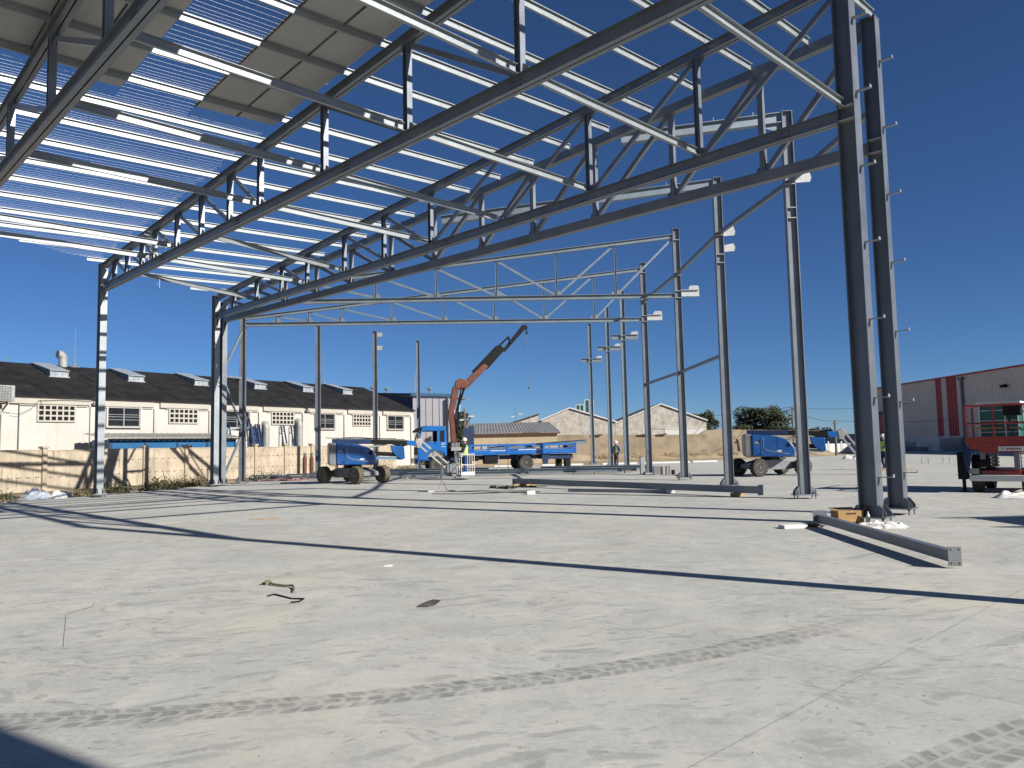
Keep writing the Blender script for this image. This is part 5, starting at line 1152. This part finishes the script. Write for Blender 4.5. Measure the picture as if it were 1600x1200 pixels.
# ------------------------------------------------------------------ people
def person(name, label, loc, rz, mats, arms, legs=((-.02, .05), (.03, -.05)), head=0.0, hgt=1.75):
    """body: one skinned surface; arms: for left and right (elbow, hand) in the local frame, x forward"""
    k = hgt/1.75
    T = thing(name, label, 'person', loc, rz, group='site workers', local=True)
    J = []; Ed = []; Rd = []; typ = []
    def add(p, r, par=None, ty='shirt'):
        J.append(V(p)*k); Rd.append(r*k); typ.append(ty)
        if par is not None: Ed.append((par, len(J)-1))
        return len(J)-1
    pel = add((0, 0, .98), .145, None, 'trouser'); wst = add((.01, 0, 1.12), .135, pel); chs = add((.02, 0, 1.30), .165, wst); upc = add((.0, 0, 1.42), .13, chs)
    nck = add((.0, 0, 1.52), .058, upc, 'skin'); hb = add((.02, 0, 1.60), .085, nck, 'skin'); ht = add((.025, 0, 1.70), .088, hb, 'skin')
    nose = add((.115, 0, 1.625), .016, hb, 'skin')
    for s, (lx, fx) in zip((1, -1), legs):
        hp = add((0, s*.09, .92), .105, pel, 'trouser'); kn = add((lx+.02, s*.10, .50), .072, hp, 'trouser'); an = add((fx-.01, s*.10, .10), .05, kn, 'trouser')
        hl = add((fx, s*.10, .055), .052, an, 'boot'); to = add((fx+.17, s*.115, .045), .042, hl, 'boot')
    hands = []
    for s, (el, hd) in zip((1, -1), arms):
        sh_ = add((0, s*.19, 1.41), .072, upc); e_ = add(el, .050, sh_); h_ = add(hd, .036, e_, 'skin' if mats.get('bare') else 'shirt')
        d = (V(hd)-V(el)).normalized(); pl = add(V(hd)+d*.07, .034, h_, 'skin'); side = V((-d.y, d.x, 0)); side = side.normalized() if side.length > .1 else V((1, 0, 0))
        for i, ln in enumerate((.075, .085, .08, .06)):
            o = side*((i-1.5)*.021); kx = add(V(hd)+d*.10+o, .010, pl, 'skin'); ky = add(V(hd)+d*(.10+ln*.55)+o+V((.012, 0, -.006)), .009, kx, 'skin'); add(V(hd)+d*(.10+ln*.9)+o+V((.035, 0, -.012)), .008, ky, 'skin')
        tb_ = add(V(hd)+d*.045+side*.04, .011, pl, 'skin'); add(V(hd)+d*.085+side*.06, .009, tb_, 'skin')
    me = bpy.data.meshes.new('body_skel'); me.from_pydata([tuple(p) for p in J], Ed, [])
    o = bpy.data.objects.new('body_skel', me); COL.objects.link(o)
    sk_ = o.modifiers.new('Skin', 'SKIN'); sk_.use_smooth_shade = True
    for i, sv in enumerate(me.skin_vertices[0].data):
        sv.radius = (Rd[i], Rd[i]*(1.0 if typ[i] != 'shirt' or i not in (wst, chs, upc) else 1.0)); sv.use_root = (i == pel)
    o.modifiers.new('Sub', 'SUBSURF').levels = 2
    bpy.context.view_layer.update()
    bm = bpy.data.meshes.new_from_object(o.evaluated_get(bpy.context.evaluated_depsgraph_get())); bm.name = 'body'
    bpy.data.objects.remove(o)
    for vtx in bm.vertices:          # torso wider than deep
        c = vtx.co
        if .86*k < c.z < 1.47*k and abs(c.y) < .3*k and abs(c.x) < .22*k: c.y *= 1.16; c.x *= .86
    ms = {'shirt': mats['shirt'], 'trouser': mats['trouser'], 'skin': MAT['skin'], 'boot': MAT['rust']}
    keys = list(ms); bm.materials.clear()
    for q in keys: bm.materials.append(ms[q])
    for pgn in bm.polygons:
        c = pgn.center; best = 1e9; ty = 'shirt'
        for a, b in Ed:
            ab = J[b]-J[a]; tt = max(0, min(1, (c-J[a]).dot(ab)/max(1e-9, ab.dot(ab)))); d = (c-(J[a]+ab*tt)).length-(Rd[a]+(Rd[b]-Rd[a])*tt)
            if d < best: best = d; ty = typ[b] if tt > .35 or typ[a] == typ[b] else typ[a]
        pgn.material_index = keys.index(ty); pgn.use_smooth = True
    bo = bpy.data.objects.new('body', bm); COL.objects.link(bo); bo.parent = T; ORG[bo.name] = V((0, 0, 0))
    # helmet, vest with bands
    hz_ = 1.715*k; hx = .02*k
    hm_ = MB(); prof = [(.128, -.012), (.125, .0), (.122, .045), (.108, .09), (.075, .125), (.03, .142), (.001, .145)]
    hm_.lathe([(r_*k, z*k) for r_, z in prof], (hx, 0, hz_-.03), (0, 0, 1), 18)
    hm_.plate([(hx+.10*k, -.09*k, hz_-.035), (hx+.17*k, -.05*k, hz_-.045), (hx+.18*k, 0, hz_-.047), (hx+.17*k, .05*k, hz_-.045), (hx+.10*k, .09*k, hz_-.035)], (0, 0, .012))
    obj('helmet', hm_, MAT['helmet'], T, smooth=True)
    fa = MB()
    for s in (-1, 1): fa.box((.104*k, s*.035*k, 1.655*k), (.012, .022, .012))
    obj('eyes', fa, MAT['black'], T)
    vm = MB(); rings = [(.93, .165, .20), (1.05, .158, .195), (1.15, .157, .19), (1.28, .172, .205), (1.38, .16, .20), (1.455, .105, .165)]
    n = 20; vv = []
    for z, rx, ry in rings: vv += [(.012*k+rx*k*cos(2*PI*i/n), ry*k*sin(2*PI*i/n), z*k) for i in range(n)]
    vm.add(vv, [(j*n+i, j*n+(i+1) % n, (j+1)*n+(i+1) % n, (j+1)*n+i) for j in range(len(rings)-1) for i in range(n)])
    ve = obj('vest', vm, mats['vest'], T, smooth=True)
    bd = MB()
    for z, rx, ry in ((1.10, .161, .196), (1.24, .170, .203)):
        vv = [(.012*k+rx*k*cos(2*PI*i/n), ry*k*sin(2*PI*i/n), z*k+q) for q in (0, .045) for i in range(n)]
        bd.add(vv, [(i, (i+1) % n, n+(i+1) % n, n+i) for i in range(n)])
    obj('reflective_bands', bd, MAT['band'], ve, smooth=True)
    return T
MAT['vest_g'] = mk('faded_green_vest', (.20, .26, .06), .8, 0, var=.15, scale=8)
person('person', 'worker in faded green vest and blue sleeves between two pale columns', (6.72, 50.4, 0), yaw_of(-.8, -.6), {'shirt': MAT['royal'], 'trouser': MAT['trouser'], 'vest': MAT['vest_g']}, (((-.02, .26, 1.14), (.12, .22, .95)), ((.0, -.27, 1.14), (.16, -.2, 1.0))))
person('person', 'worker in bright yellow vest bending over between the dark columns', (19.35, 40.3, 0), yaw_of(-.95, -.3), {'shirt': MAT['navy'], 'trouser': MAT['navy'], 'vest': MAT['vest']}, (((.14, .24, 1.16), (.38, .16, 1.06)), ((.14, -.24, 1.16), (.38, -.14, 1.08))), hgt=1.78)
lm1 = Matrix.Translation(l1c) @ Matrix.Rotation(TUR1, 4, 'Z')
pb = lm1 @ V((5.55, .05, 0))
person('person', 'worker in yellow vest and white helmet standing in the lift basket', (pb.x, pb.y, .265), yaw_of(-1, -.1), {'shirt': MAT['navy'], 'trouser': MAT['royal'], 'vest': MAT['vest']}, (((.10, .26, 1.16), (.32, .14, 1.14)), ((.08, -.27, 1.15), (.30, -.16, 1.12))), hgt=1.75)

# ------------------------------------------------------------------ things on the slab
fb = thing('lying_beam', 'grey steel beam with end plate lying in the right foreground', 'beam', (5.6, 12.2, 0))
a, b = V((5.80, 14.75, .15)), V((5.50, 9.78, .15)); d = (b-a).normalized(); sd2 = V((-d.y, d.x, 0))
obj('tube', MB().bar(a, b, .13, .14), MAT['primer'], fb, bevel=.008)
obj('end_plate', MB().bar(b, b+d*.015, .16, .24), MAT['mach_grey'], fb)
obj('end_plate', MB().bar(a, a-d*.015, .26, .28), MAT['primer'], fb)
obj('cleat', MB().box((a.x+.0, a.y+.07, .27), (.3, .12, .03)), MAT['primer_dk'], fb)
bh = MB()
for sx in (-1, 1):
    for sz in (-1, 1): bh.cyl(b+d*.0155+sd2*(sx*.05)+V((0, 0, sz*.085)), b+d*.017+sd2*(sx*.05)+V((0, 0, sz*.085)), .011, n=8)
obj('bolt_holes', bh, MAT['black'], fb)['kind'] = 'stuff'
lb = thing('lying_beam', 'long grey beam lying across the middle of the slab', 'beam', (3.5, 26.7, 0))
a, b = V((.04, 31.19, .22)), V((7.1, 22.35, .22)); d = (b-a).normalized()
obj('tube', MB().bar(a, b, .18, .2), MAT['primer'], lb, bevel=.01)
obj('end_plate', MB().bar(b, b+d*.02, .24, .3), MAT['primer'], lb); obj('end_plate', MB().bar(a, a-d*.02, .24, .3), MAT['primer'], lb)
for k, (f, lab) in enumerate(((.05, 'short timber block under the far end of the long beam'), (.93, 'short timber block under the near end of the long beam'))):
    p = a.lerp(b, f); tag(obj('timber_block', MB().box((p.x, p.y, .058), (.9 if k == 0 else .4, .12, .116), .3), MAT['wood'], bevel=.008), lab, 'block')
tb = thing('thin_rail', 'thin galvanised rail lying in front of the long beam', 'rail', (3.8, 25.9, 0))
obj('rail', MB().bar((1.9, 27.0, .06), (5.0, 25.1, .06), .12, .1), MAT['galv_lo'], tb); obj('end', MB().box((5.05, 25.07, .09), (.25, .2, .16)), MAT['foam'], tb)
# cardboard box
cbx = thing('cardboard_box', 'brown cardboard box with open flap at the foot of the foremost column', 'box', (6.42, 15.0, 0), .12, local=True)
obj('carton', MB().plate([(-.26, -.14, 0), (.26, -.14, 0), (.26, .14, 0), (-.26, .14, 0)], (0, 0, .27)), MAT['card'], cbx, bevel=.004)
obj('flap', MB().plate([(.26, -.14, .27), (.26, .14, .27), (.36, .13, .34), (.36, -.13, .34)], (-.004, 0, .005)), MAT['card'], cbx)
obj('flap', MB().plate([(-.25, .14, .272), (.25, .14, .272), (.25, .26, .30), (-.25, .26, .30)], (0, 0, .005)), MAT['card'], cbx)
lt = MB()
for k in range(7): lt.box((-.09+.03*k, -.1415, .215), (.02, .003, .03))
lt.box((.05, -.1415, .035), (.16, .003, .03)); obj('print', lt, MAT['black'], cbx)
obj('tape', MB().box((.0, -.1412, .255), (.07, .003, .03)), MAT['wood'], cbx)
# crumpled things
def crumple(name, label, cat, c, sx, sy, h_, mat, seed, n=34, group=None):
    r_ = random.Random(seed); from mathutils import noise as mn
    m = MB(); vv = []
    for j in range(n+1):
        for i in range(n+1):
            a, b_ = i/n*2-1, j/n*2-1; rr = max(0, 1-(a*a+b_*b_))
            q = V((a*1.5+seed, b_*1.5, seed*.7)); z = (.40+.45*mn.noise(q*.8)+.75*abs(mn.noise(q*1.25))+.22*abs(mn.noise(q*2.6+V((3, 1, 0)))))*h_*min(1, rr*1.3)
            e_ = 1+.22*mn.noise(V((math.atan2(b_, a)*1.3, seed, 0)))
            vv.append((c[0]+a*sx*e_+.04*mn.noise(q*3), c[1]+b_*sy*e_+.04*mn.noise(q*3+V((5, 5, 5))), c[2]+max(.002, z)))
    keep = lambda i, j: ((i/n*2-1)**2+(j/n*2-1)**2) < 1.06
    m.add(vv, [(j*(n+1)+i, j*(n+1)+i+1, (j+1)*(n+1)+i+1, (j+1)*(n+1)+i) for j in range(n) for i in range(n) if keep(i, j) and keep(i+1, j+1) and keep(i, j+1) and keep(i+1, j)])
    o = obj(name, m, mat, smooth=True, ang=75); return tag(o, label, cat, group)
crumple('plastic_sheet', 'crumpled white plastic sheet in front of the foremost column', 'plastic sheet', (6.78, 14.35, 0), .48, .28, .15, MAT['sheet'], 3)
crumple('plastic_sheet', 'crumpled white plastic sheet lying before the red scissor lift', 'plastic sheet', (13.5, 20.6, 0), .75, .45, .26, MAT['sheet'], 7)
crumple('plastic_sheet', 'small white plastic heap on the far slab, left of its twin', 'plastic sheet', (27.3, 62.0, 0), .9, .7, .42, MAT['sheet'], 9)
crumple('plastic_sheet', 'small white plastic heap on the far slab, right of its twin', 'plastic sheet', (28.9, 62.2, 0), .8, .7, .5, MAT['sheet'], 12)
crumple('sack', 'grey-blue plastic sack lying by the boundary wall', 'sack', (-19.1, 30.9, -.12), .65, .55, .5, MAT['sheet_grey'], 14)
crumple('sack', 'torn white sack lying right of the grey-blue one', 'sack', (-18.2, 31.0, -.12), .5, .4, .4, MAT['sheet'], 16)
tag(obj('foam_block', MB().box((5.2, 14.55, .034), (.46, .24, .065), .15), MAT['foam'], bevel=.006), 'white foam block lying left of the foreground beam end', 'block')
dm = MB(); r_ = random.Random(9)
for k in range(26): dm.box((5.55+r_.gauss(0, .13), 14.7+r_.gauss(0, .1), .02+.02*r_.random()), (r_.uniform(.03, .16), r_.uniform(.02, .08), .02+.03*r_.random()), r_.random()*3)
tag(obj('scrap_heap', dm, MAT['rust']), 'small heap of brown scraps at the head of the foreground beam', 'scraps')
tag(obj('bottle', MB().lathe([(.001, 0), (.035, 0), (.038, .02), (.038, .16), (.03, .2), (.014, .23), (.014, .26), (.001, .26)], (6.72, 14.78, .0), (0, 0, 1), 12), MAT['plate_w'], smooth=True), 'pale bottle standing between box and column foot', 'bottle')
# lying galvanised members
LM = [((-11.2, 45.0), (-2.0, 44.0), 'galvanised beam lying behind the nearer boom lift, farthest left'), ((-8.9, 47.6), (-1.5, 46.2), 'galvanised beam lying left of the truck front wheel'), ((-7.0, 42.6), (.8, 41.8), 'galvanised beam lying in front of the truck, nearest the viewer'), ((-3.4, 43.4), (5.9, 42.3), 'galvanised beam lying in front of the truck rear wheel, nearer one'),
      ((-2.6, 44.9), (6.2, 44.0), 'galvanised beam lying in front of the truck rear wheel, farther one'), ((1.6, 46.0), (7.9, 45.0), 'galvanised beam lying toward the pale columns'), ((-5.2, 45.8), (3.6, 45.2), 'galvanised beam lying under the front of the truck'), ((-6.0, 40.9), (-2.6, 40.6), 'short galvanised beam lying below the lift jib'), ((3.0, 43.4), (6.8, 43.0), 'short galvanised beam lying nearest the fourth grey column')]
for i, (p, q, lab) in enumerate(LM):
    t = thing('stacked_beam', lab, 'beam', ((p[0]+q[0])/2, (p[1]+q[1])/2, 0), 0, 'galvanised beams lying on the slab')
    hh = (.2, .26, .18, .24)[i % 4]
    obj('beam', MB().ext(Iprof(hh, .2), (*p, .1+hh/2), (*q, .1+hh/2)), MAT[('galv_lo', 'galv_blue', 'galv', 'galv_blue')[i % 4]], t)
    d_ = V((q[0]-p[0], q[1]-p[1], 0))
    for f in (.12, .85): c = V((*p, 0))+d_*f; obj('bearer', MB().box((c.x, c.y, .05), (.1, .5, .096)), MAT['wood'], t)
    obj('end_plate', MB().box((q[0]+.01, q[1], .1+hh/2), (.02, .26, hh+.05)), MAT['galv_blue'], t)
for i, (x, y, w_, h_, mt, lab) in enumerate(((6.62, 39.75, .22, .92, 'mach_lt', 'tall pale steel plate standing left of the fourth grey column'), (7.28, 39.35, .36, .44, 'mach_grey', 'dark square plate leaning on the fourth grey column'), (7.55, 39.45, .08, .42, 'rust', 'narrow rusty plate standing right of the square one'), (7.78, 39.4, .06, .44, 'mach_grey', 'thin upright steel plate next to the rusty one'), (7.95, 39.45, .05, .46, 'mach_lt', 'thin pale upright steel plate, second from the right'), (8.12, 39.4, .14, .24, 'black', 'short black plate at the right end of the plates'))):
    tag(obj('steel_plate', MB().box((x, y, h_/2), (w_, .16 if i else .22, h_), .1), MAT[mt], bevel=.004), lab, 'plate', 'steel plates standing by the fourth grey column')
# white blocks along the far slab edge
for i, (x0, x1, y, lab) in enumerate(((-1.5, 1.4, 60.0, 'white foam strip under the truck tail at the slab end'), (2.2, 5.4, 60.2, 'white foam strip left of the farthest pale column'), (6.9, 9.6, 60.3, 'white foam strip right of the farthest pale column'), (10.2, 13.8, 60.6, 'white foam strip right of the grey column row'), (14.2, 16.2, 61.5, 'short white foam strip nearest the earth bank'))):
    tag(obj('foam_strip', MB().box(((x0+x1)/2, y, .065), (x1-x0, .4, .13), .03), MAT['foam'], bevel=.02), lab, 'foam strip', 'white strips at the slab end')
# gas cylinders, pallet stack, tape
for i, x in enumerate((-13.65, -13.2)):
    g_ = thing('gas_cylinder', ('left brown gas cylinder standing by the boundary wall', 'right brown gas cylinder standing by the boundary wall')[i], 'cylinder', (x, 50.4, -.12), 0, 'gas cylinders')
    obj('bottle', MB().lathe([(.001, 0), (.13, 0), (.135, .05), (.135, 1.15), (.10, 1.3), (.04, 1.38), (.04, 1.46), (.001, 1.46)], (x, 50.4, -.12), (0, 0, 1), 16), MAT['rust'], g_, smooth=True)
    obj('valve', MB().box((x, 50.4, 1.42), (.16, .05, .09)), MAT['mach_lt'], g_); obj('collar', MB().lathe([(.08, 0), (.09, .02), (.09, .12), (.06, .16)], (x, 50.4, 1.26), (0, 0, 1), 12), MAT['bolt'], g_)
for i, (x, y, w_, dd, h_, rz, mt, lab) in enumerate(((-14.3, 44.6, 1.6, .8, .3, .2, 'galv_blue', 'galvanised offcut stack nearest the trio columns'), (-13.1, 43.6, 1.1, .6, .22, -.3, 'galv', 'small galvanised offcut stack before the wall'), (-12.2, 45.4, 2.2, .7, .3, .1, 'galv_lo', 'long offcut stack left of the gas cylinders'), (-11.1, 43.8, 1.5, .6, .4, .15, 'galv_lo', 'offcut stack just left of the nearer boom lift'))):
    t = thing('offcut_stack', lab, 'stack', (x, y, 0), rz, 'offcut stacks by the wall', local=True)
    for k in range(5):
        obj('offcut', MB().ext(Iprof(.09, .1, .012, .01), (-w_/2+.05*(k % 3), -dd/2+dd*(k % 3)/2.5, .06+h_*.5*(k//3)), (w_/2-.07*(k % 2), -dd/2+dd*(k % 3)/2.5+.05, .06+h_*.5*(k//3))), MAT[mt], t)
    obj('bearer', MB().box((0, 0, .0+.004), (.1, dd, .008)), MAT['wood'], t)
tp_ = MB(); r_ = random.Random(21)
for k in range(16):
    p = V((-12.6+r_.gauss(0, .6), 42.0+r_.gauss(0, .3), .03)); q = [p]
    for j in range(6): p = p+V((r_.gauss(0, .2), r_.gauss(0, .12), r_.gauss(0, .04))); p.z = max(.015, min(.16, p.z)); q.append(p)
    tp_.tube(q, .022, 4)
tag(obj('tape_tangle', tp_, MAT['pink']), 'tangle of pink and white tape on the slab by the wall', 'tape')
# small stand with a lead on the slab and thin stakes
st = thing('cable_stand', 'thin upright stake on a pale foot in the middle of the slab', 'stake', (-2.69, 28.7, 0))
obj('foot', MB().box((-2.69, 28.7, .02), (1.0, .4, .036), .1), MAT['sheet'], st); obj('rod', MB().tube([(-2.85, 28.7, .04), (-2.7, 28.7, .35), (-2.66, 28.7, 1.4)], .012, 5), MAT['mach_lt'], st)
obj('rod', MB().tube([(-2.5, 28.7, .04), (-2.66, 28.7, .4)], .012, 5), MAT['mach_lt'], st); obj('sleeve', MB().tube([(-2.72, 28.7, .42), (-2.66, 28.7, .7), (-2.66, 28.7, 1.0)], .05, 6, rs=[.02, .075, .03]), MAT['mach_grey'], st)
for i, (x, y, h_, lab) in enumerate(((-.83, 43.0, 1.05, 'pale upright stake standing under the truck bed'), (-.35, 47.5, .85, 'dark upright stake standing under the truck bed, left one'), (.25, 47.5, .85, 'dark upright stake standing under the truck bed, right one'))):
    t = thing('stake', lab, 'stake', (x, y, 0)); obj('rod', MB().cyl((x, y, 0), (x, y, h_), .018, n=6), MAT['mach_lt' if i == 0 else 'black'], t); obj('foot', MB().box((x, y, .012), (.2, .2, .022)), MAT['mach_grey'], t)
cbm = MB(); r_ = random.Random(5)
def lead(pts, r=.012): cbm.tube([(x, y, .014) for x, y in pts], r, 5)
lead([(-3.6, 28.9), (-3.0, 28.5), (-2.2, 28.3), (-1.2, 28.6), (-.6, 28.0), (.1, 27.9), (.6, 28.3)]); lead([(-2.9, 27.2), (-1.8, 26.8), (-.6, 27.0), (.4, 27.4), (.9, 27.1), (.2, 26.8)]); lead([(-1.0, 30.2), (-.6, 29.9), (-.3, 29.3), (.0, 29.2)])
tag(obj('cable', cbm, MAT['black']), 'thin black leads snaking over the middle of the slab', 'cable')
hp_ = MB()
for k in range(18):
    p = V((-.1+r_.gauss(0, .45), 30.3+r_.gauss(0, .25), .02)); hp_.tube([p, p+V((r_.gauss(0, .2), r_.gauss(0, .1), .03)), p+V((r_.gauss(0, .35), r_.gauss(0, .15), .0))], .02, 4)
tag(obj('chain_heap', hp_, MAT['black']), 'dark heap of slings beside the far end of the long beam', 'slings')
tag(obj('foam_block', MB().box((.55, 26.0, .06), (.28, .2, .12), .2), MAT['foam'], bevel=.01), 'small white block lying in front of the long beam', 'block')
tag(obj('dark_pouch', MB().box((-.82, 30.2, .05), (.24, .16, .1), .4), MAT['black'], bevel=.03), 'small black pouch on the slab below the crane hook', 'pouch')
# litter in the foreground
m = MB(); m.tube([(-3.14, 9.62, .015), (-3.05, 9.66, .03), (-2.98, 9.55, .02), (-2.78, 9.42, .02), (-2.68, 9.38, .03), (-2.62, 9.22, .014), (-2.58, 9.05, .012)], .014, 6); m.box((-3.06, 9.62, .03), (.06, .05, .05), .4)
tag(obj('strap', m, MAT['strap'], smooth=True), 'olive strap lying crooked on the slab in the left foreground', 'strap')
m = MB(); m.tube([(-2.82, 8.86, .008), (-2.76, 8.93, .012), (-2.7, 8.88, .01), (-2.5, 8.68, .008), (-2.34, 8.62, .014), (-2.36, 8.5, .008), (-2.44, 8.46, .008)], .009, 5)
tag(obj('cord', m, MAT['black'], smooth=True), 'thin dark cord lying just below the olive strap', 'cord')
m = MB(); m.plate([(-1.03, 8.10, .004), (-.98, 8.13, .03), (-.88, 8.24, .045), (-.80, 8.27, .03), (-.84, 8.17, .012), (-.92, 8.10, .004)], (0, 0, .008))
tag(obj('scrap_plate', m, MAT['dark_rubble']), 'small dark metal scrap on the slab at centre left', 'scrap')
m = MB(); m.plate([(-1.84, 10.85, .004), (-1.74, 10.86, .004), (-1.72, 10.9, .015), (-1.82, 10.9, .01)], (0, 0, .01)); tag(obj('paper_scrap', m, MAT['foam']), 'small white scrap on the slab beyond the olive strap', 'scrap')
m = MB(); m.box((-6.1, 18.6, .012), (.5, .05, .022), .1); m.box((-5.75, 18.65, .012), (.2, .05, .022), .1); tag(obj('wood_strip', m, MAT['wood'], bevel=.004), 'short pale wood strip on the slab near the left shadows', 'wood strip')
m = MB(); m.tube([(-4.72, 8.75, .003), (-4.6, 8.5, .003), (-4.66, 8.1, .003), (-4.38, 7.6, .003), (-4.1, 7.1, .003), (-3.9, 6.75, .003)], .0011, 4); tag(obj('wire_piece', m, MAT['black']), 'thin black wire lying on the slab at far left', 'wire')
# planks by the third worker
for i, (y, lab) in enumerate(((39.6, 'pale plank lying at the feet of the bending worker, farther one'), (38.9, 'pale plank lying at the feet of the bending worker, nearer one'))):
    tag(obj('plank', MB().box((19.0, y, .04), (2.4, .2, .06), .05), MAT['wood'], bevel=.006), lab, 'plank')
# anchor bolts waiting in the slab beyond the row
m = MB()
for x in (25.1, 25.5, 26.4, 26.8): m.cyl((x, 47.5, 0), (x, 47.5, .38), .02, n=6)
tag(obj('starter_bolts', m, MAT['galv']), 'row of bare anchor bolts standing in the far right slab', 'bolts')
# grit
m = MB(); r_ = random.Random(77)
for k in range(420):
    y = 3.2+r_.random()**1.6*16; x = r_.uniform(-.8, .8)*y; s_ = r_.uniform(.0018, .0045)*(1 if r_.random() < .95 else 2)
    m.add([(x-s_, y-s_, .0), (x+s_*1.3, y-s_*.6, .0), (x+s_*.2, y+s_*1.2, .0), (x, y, s_*1.3)], [(0, 1, 3), (1, 2, 3), (2, 0, 3)])
tag(obj('grit', m, MAT['dark_rubble']), 'dark grit scattered over the concrete slab', 'grit', kind='stuff')
# ------------------------------------------------------------------ rubble and weeds along the wall
m = MB(); r_ = random.Random(31)
for k in range(420):
    f = r_.random(); p = V((-18.9, 27.5, 0)).lerp(V((-9.0, 56, 0)), f)+V((-1.0, .4, 0))*r_.uniform(-.1, 2.2); s_ = r_.uniform(.03, .13)*(1.8 if r_.random() < .06 else 1)
    vv = [(p.x+s_*r_.uniform(.6, 1.2)*cos(a), p.y+s_*r_.uniform(.6, 1.2)*sin(a), -.14) for a in (0, 1.25, 2.5, 3.8, 5.0)]+[(p.x+.3*s_*r_.gauss(0, 1), p.y+.3*s_*r_.gauss(0, 1), -.13+s_*r_.uniform(.5, 1.1))]
    m.add(vv, [(i, (i+1) % 5, 5) for i in range(5)])
tag(obj('rubble', m, MAT['stone']), 'rubble and stones strewn between slab edge and wall', 'rubble', kind='stuff')
def weed(label, x, y, rx, hgt, n, mat, seed, lw=.03):
    r_ = random.Random(seed); t = thing('weed_clump', label, 'weeds', (x, y, -.14), 0, 'weed clumps along the wall'); m = MB(); stx = MB()
    for k in range(n):
        a = r_.random()*2*PI; d0 = math.sqrt(r_.random())*rx; bx, by = x+cos(a)*d0, y+sin(a)*d0*.6
        hh = hgt*(1-.55*(d0/rx)**2)*r_.uniform(.45, 1.1); tilt = V((r_.gauss(0, .25), r_.gauss(0, .25), 1)).normalized(); s_ = V((cos(a*3), sin(a*3), 0))
        p = V((bx, by, -.14)); tip = p+tilt*hh
        if k % 5 == 0: stx.tube([p, p+tilt*hh*.6, tip], .006, 4, rs=[.008, .006, .003])
        for j in range(3):
            c = p+tilt*(hh*(.25+.75*r_.random())); dr_ = V((r_.gauss(0, 1), r_.gauss(0, 1), r_.gauss(.3, .6))).normalized(); ln = r_.uniform(.06, .16); w_ = dr_.cross(V((0, 0, 1))).normalized()*lw*r_.uniform(.6, 1.3) if abs(dr_.z) < .98 else V((lw, 0, 0))
            m.add([c, c+dr_*ln*.5+w_, c+dr_*ln, c+dr_*ln*.5-w_], [(0, 1, 2, 3)])
    me = bpy.data.meshes.new('leaves'); org = ORG[t.name]; me.from_pydata([(p[0]-org.x, p[1]-org.y, p[2]-org.z) for p in m.v], [], m.f); me.materials.append(mat)
    o = bpy.data.objects.new('leaves', me); COL.objects.link(o); o.parent = t; ORG[o.name] = org
    obj('stems', stx, MAT['leaf_dry'], t)['kind'] = 'stuff'
WD = [(-20.3, 30.0, 1.0, .55, 260, 'leaf', 'leafy green weeds by the wall at the left picture edge'), (-18.0, 32.6, .8, .5, 200, 'leaf_dry', 'dry weeds left of the lone column'), (-17.3, 33.6, .6, .7, 170, 'leaf', 'dark weeds just behind the lone column'), (-15.9, 34.6, .9, .8, 260, 'leaf', 'tall weeds just right of the lone column'),
      (-16.6, 37.2, 1.2, .95, 320, 'leaf', 'bushy green weeds midway between lone column and trio'), (-15.7, 37.6, 1.0, .7, 260, 'leaf_dry', 'dry brown weeds nearest the trio columns'), (-16.2, 39.4, .8, .6, 200, 'leaf', 'dark weeds behind the trio columns'), (-14.3, 43.0, .8, .7, 200, 'leaf', 'weeds right of the trio columns'), (-14.6, 47.0, .7, .6, 180, 'leaf', 'small weeds left of the gas cylinders'), (-10.2, 56.5, 1.4, 1.0, 320, 'leaf', 'green bush of weeds by the wall behind the boom lift wheels'), (-8.2, 58.2, .7, .5, 130, 'leaf', 'small weeds by the wall left of the truck')]
for i, (x, y, rx, hh, n, mt, lab) in enumerate(WD): weed(lab, x, y, rx, hh, n, MAT[mt], 50+i)
for i, x in enumerate((5.0, 9.5, 13.0, 16.5, 20.0, 23.0)):
    weed(['dry grass tuft at the earth wall foot behind the truck tail', 'dry grass tuft at the earth wall foot behind the worker', 'dry grass tuft at the earth wall foot, middle of the wall', 'dry grass tuft at the earth wall foot right of middle', 'dry grass tuft at the earth wall foot near the second grey column', 'dry grass tuft at the earth wall foot nearest the right boom lift'][i], x, 79.3+.14*x, 1.3, 1.0, 150, MAT['leaf_dry'], 90+i, .05)
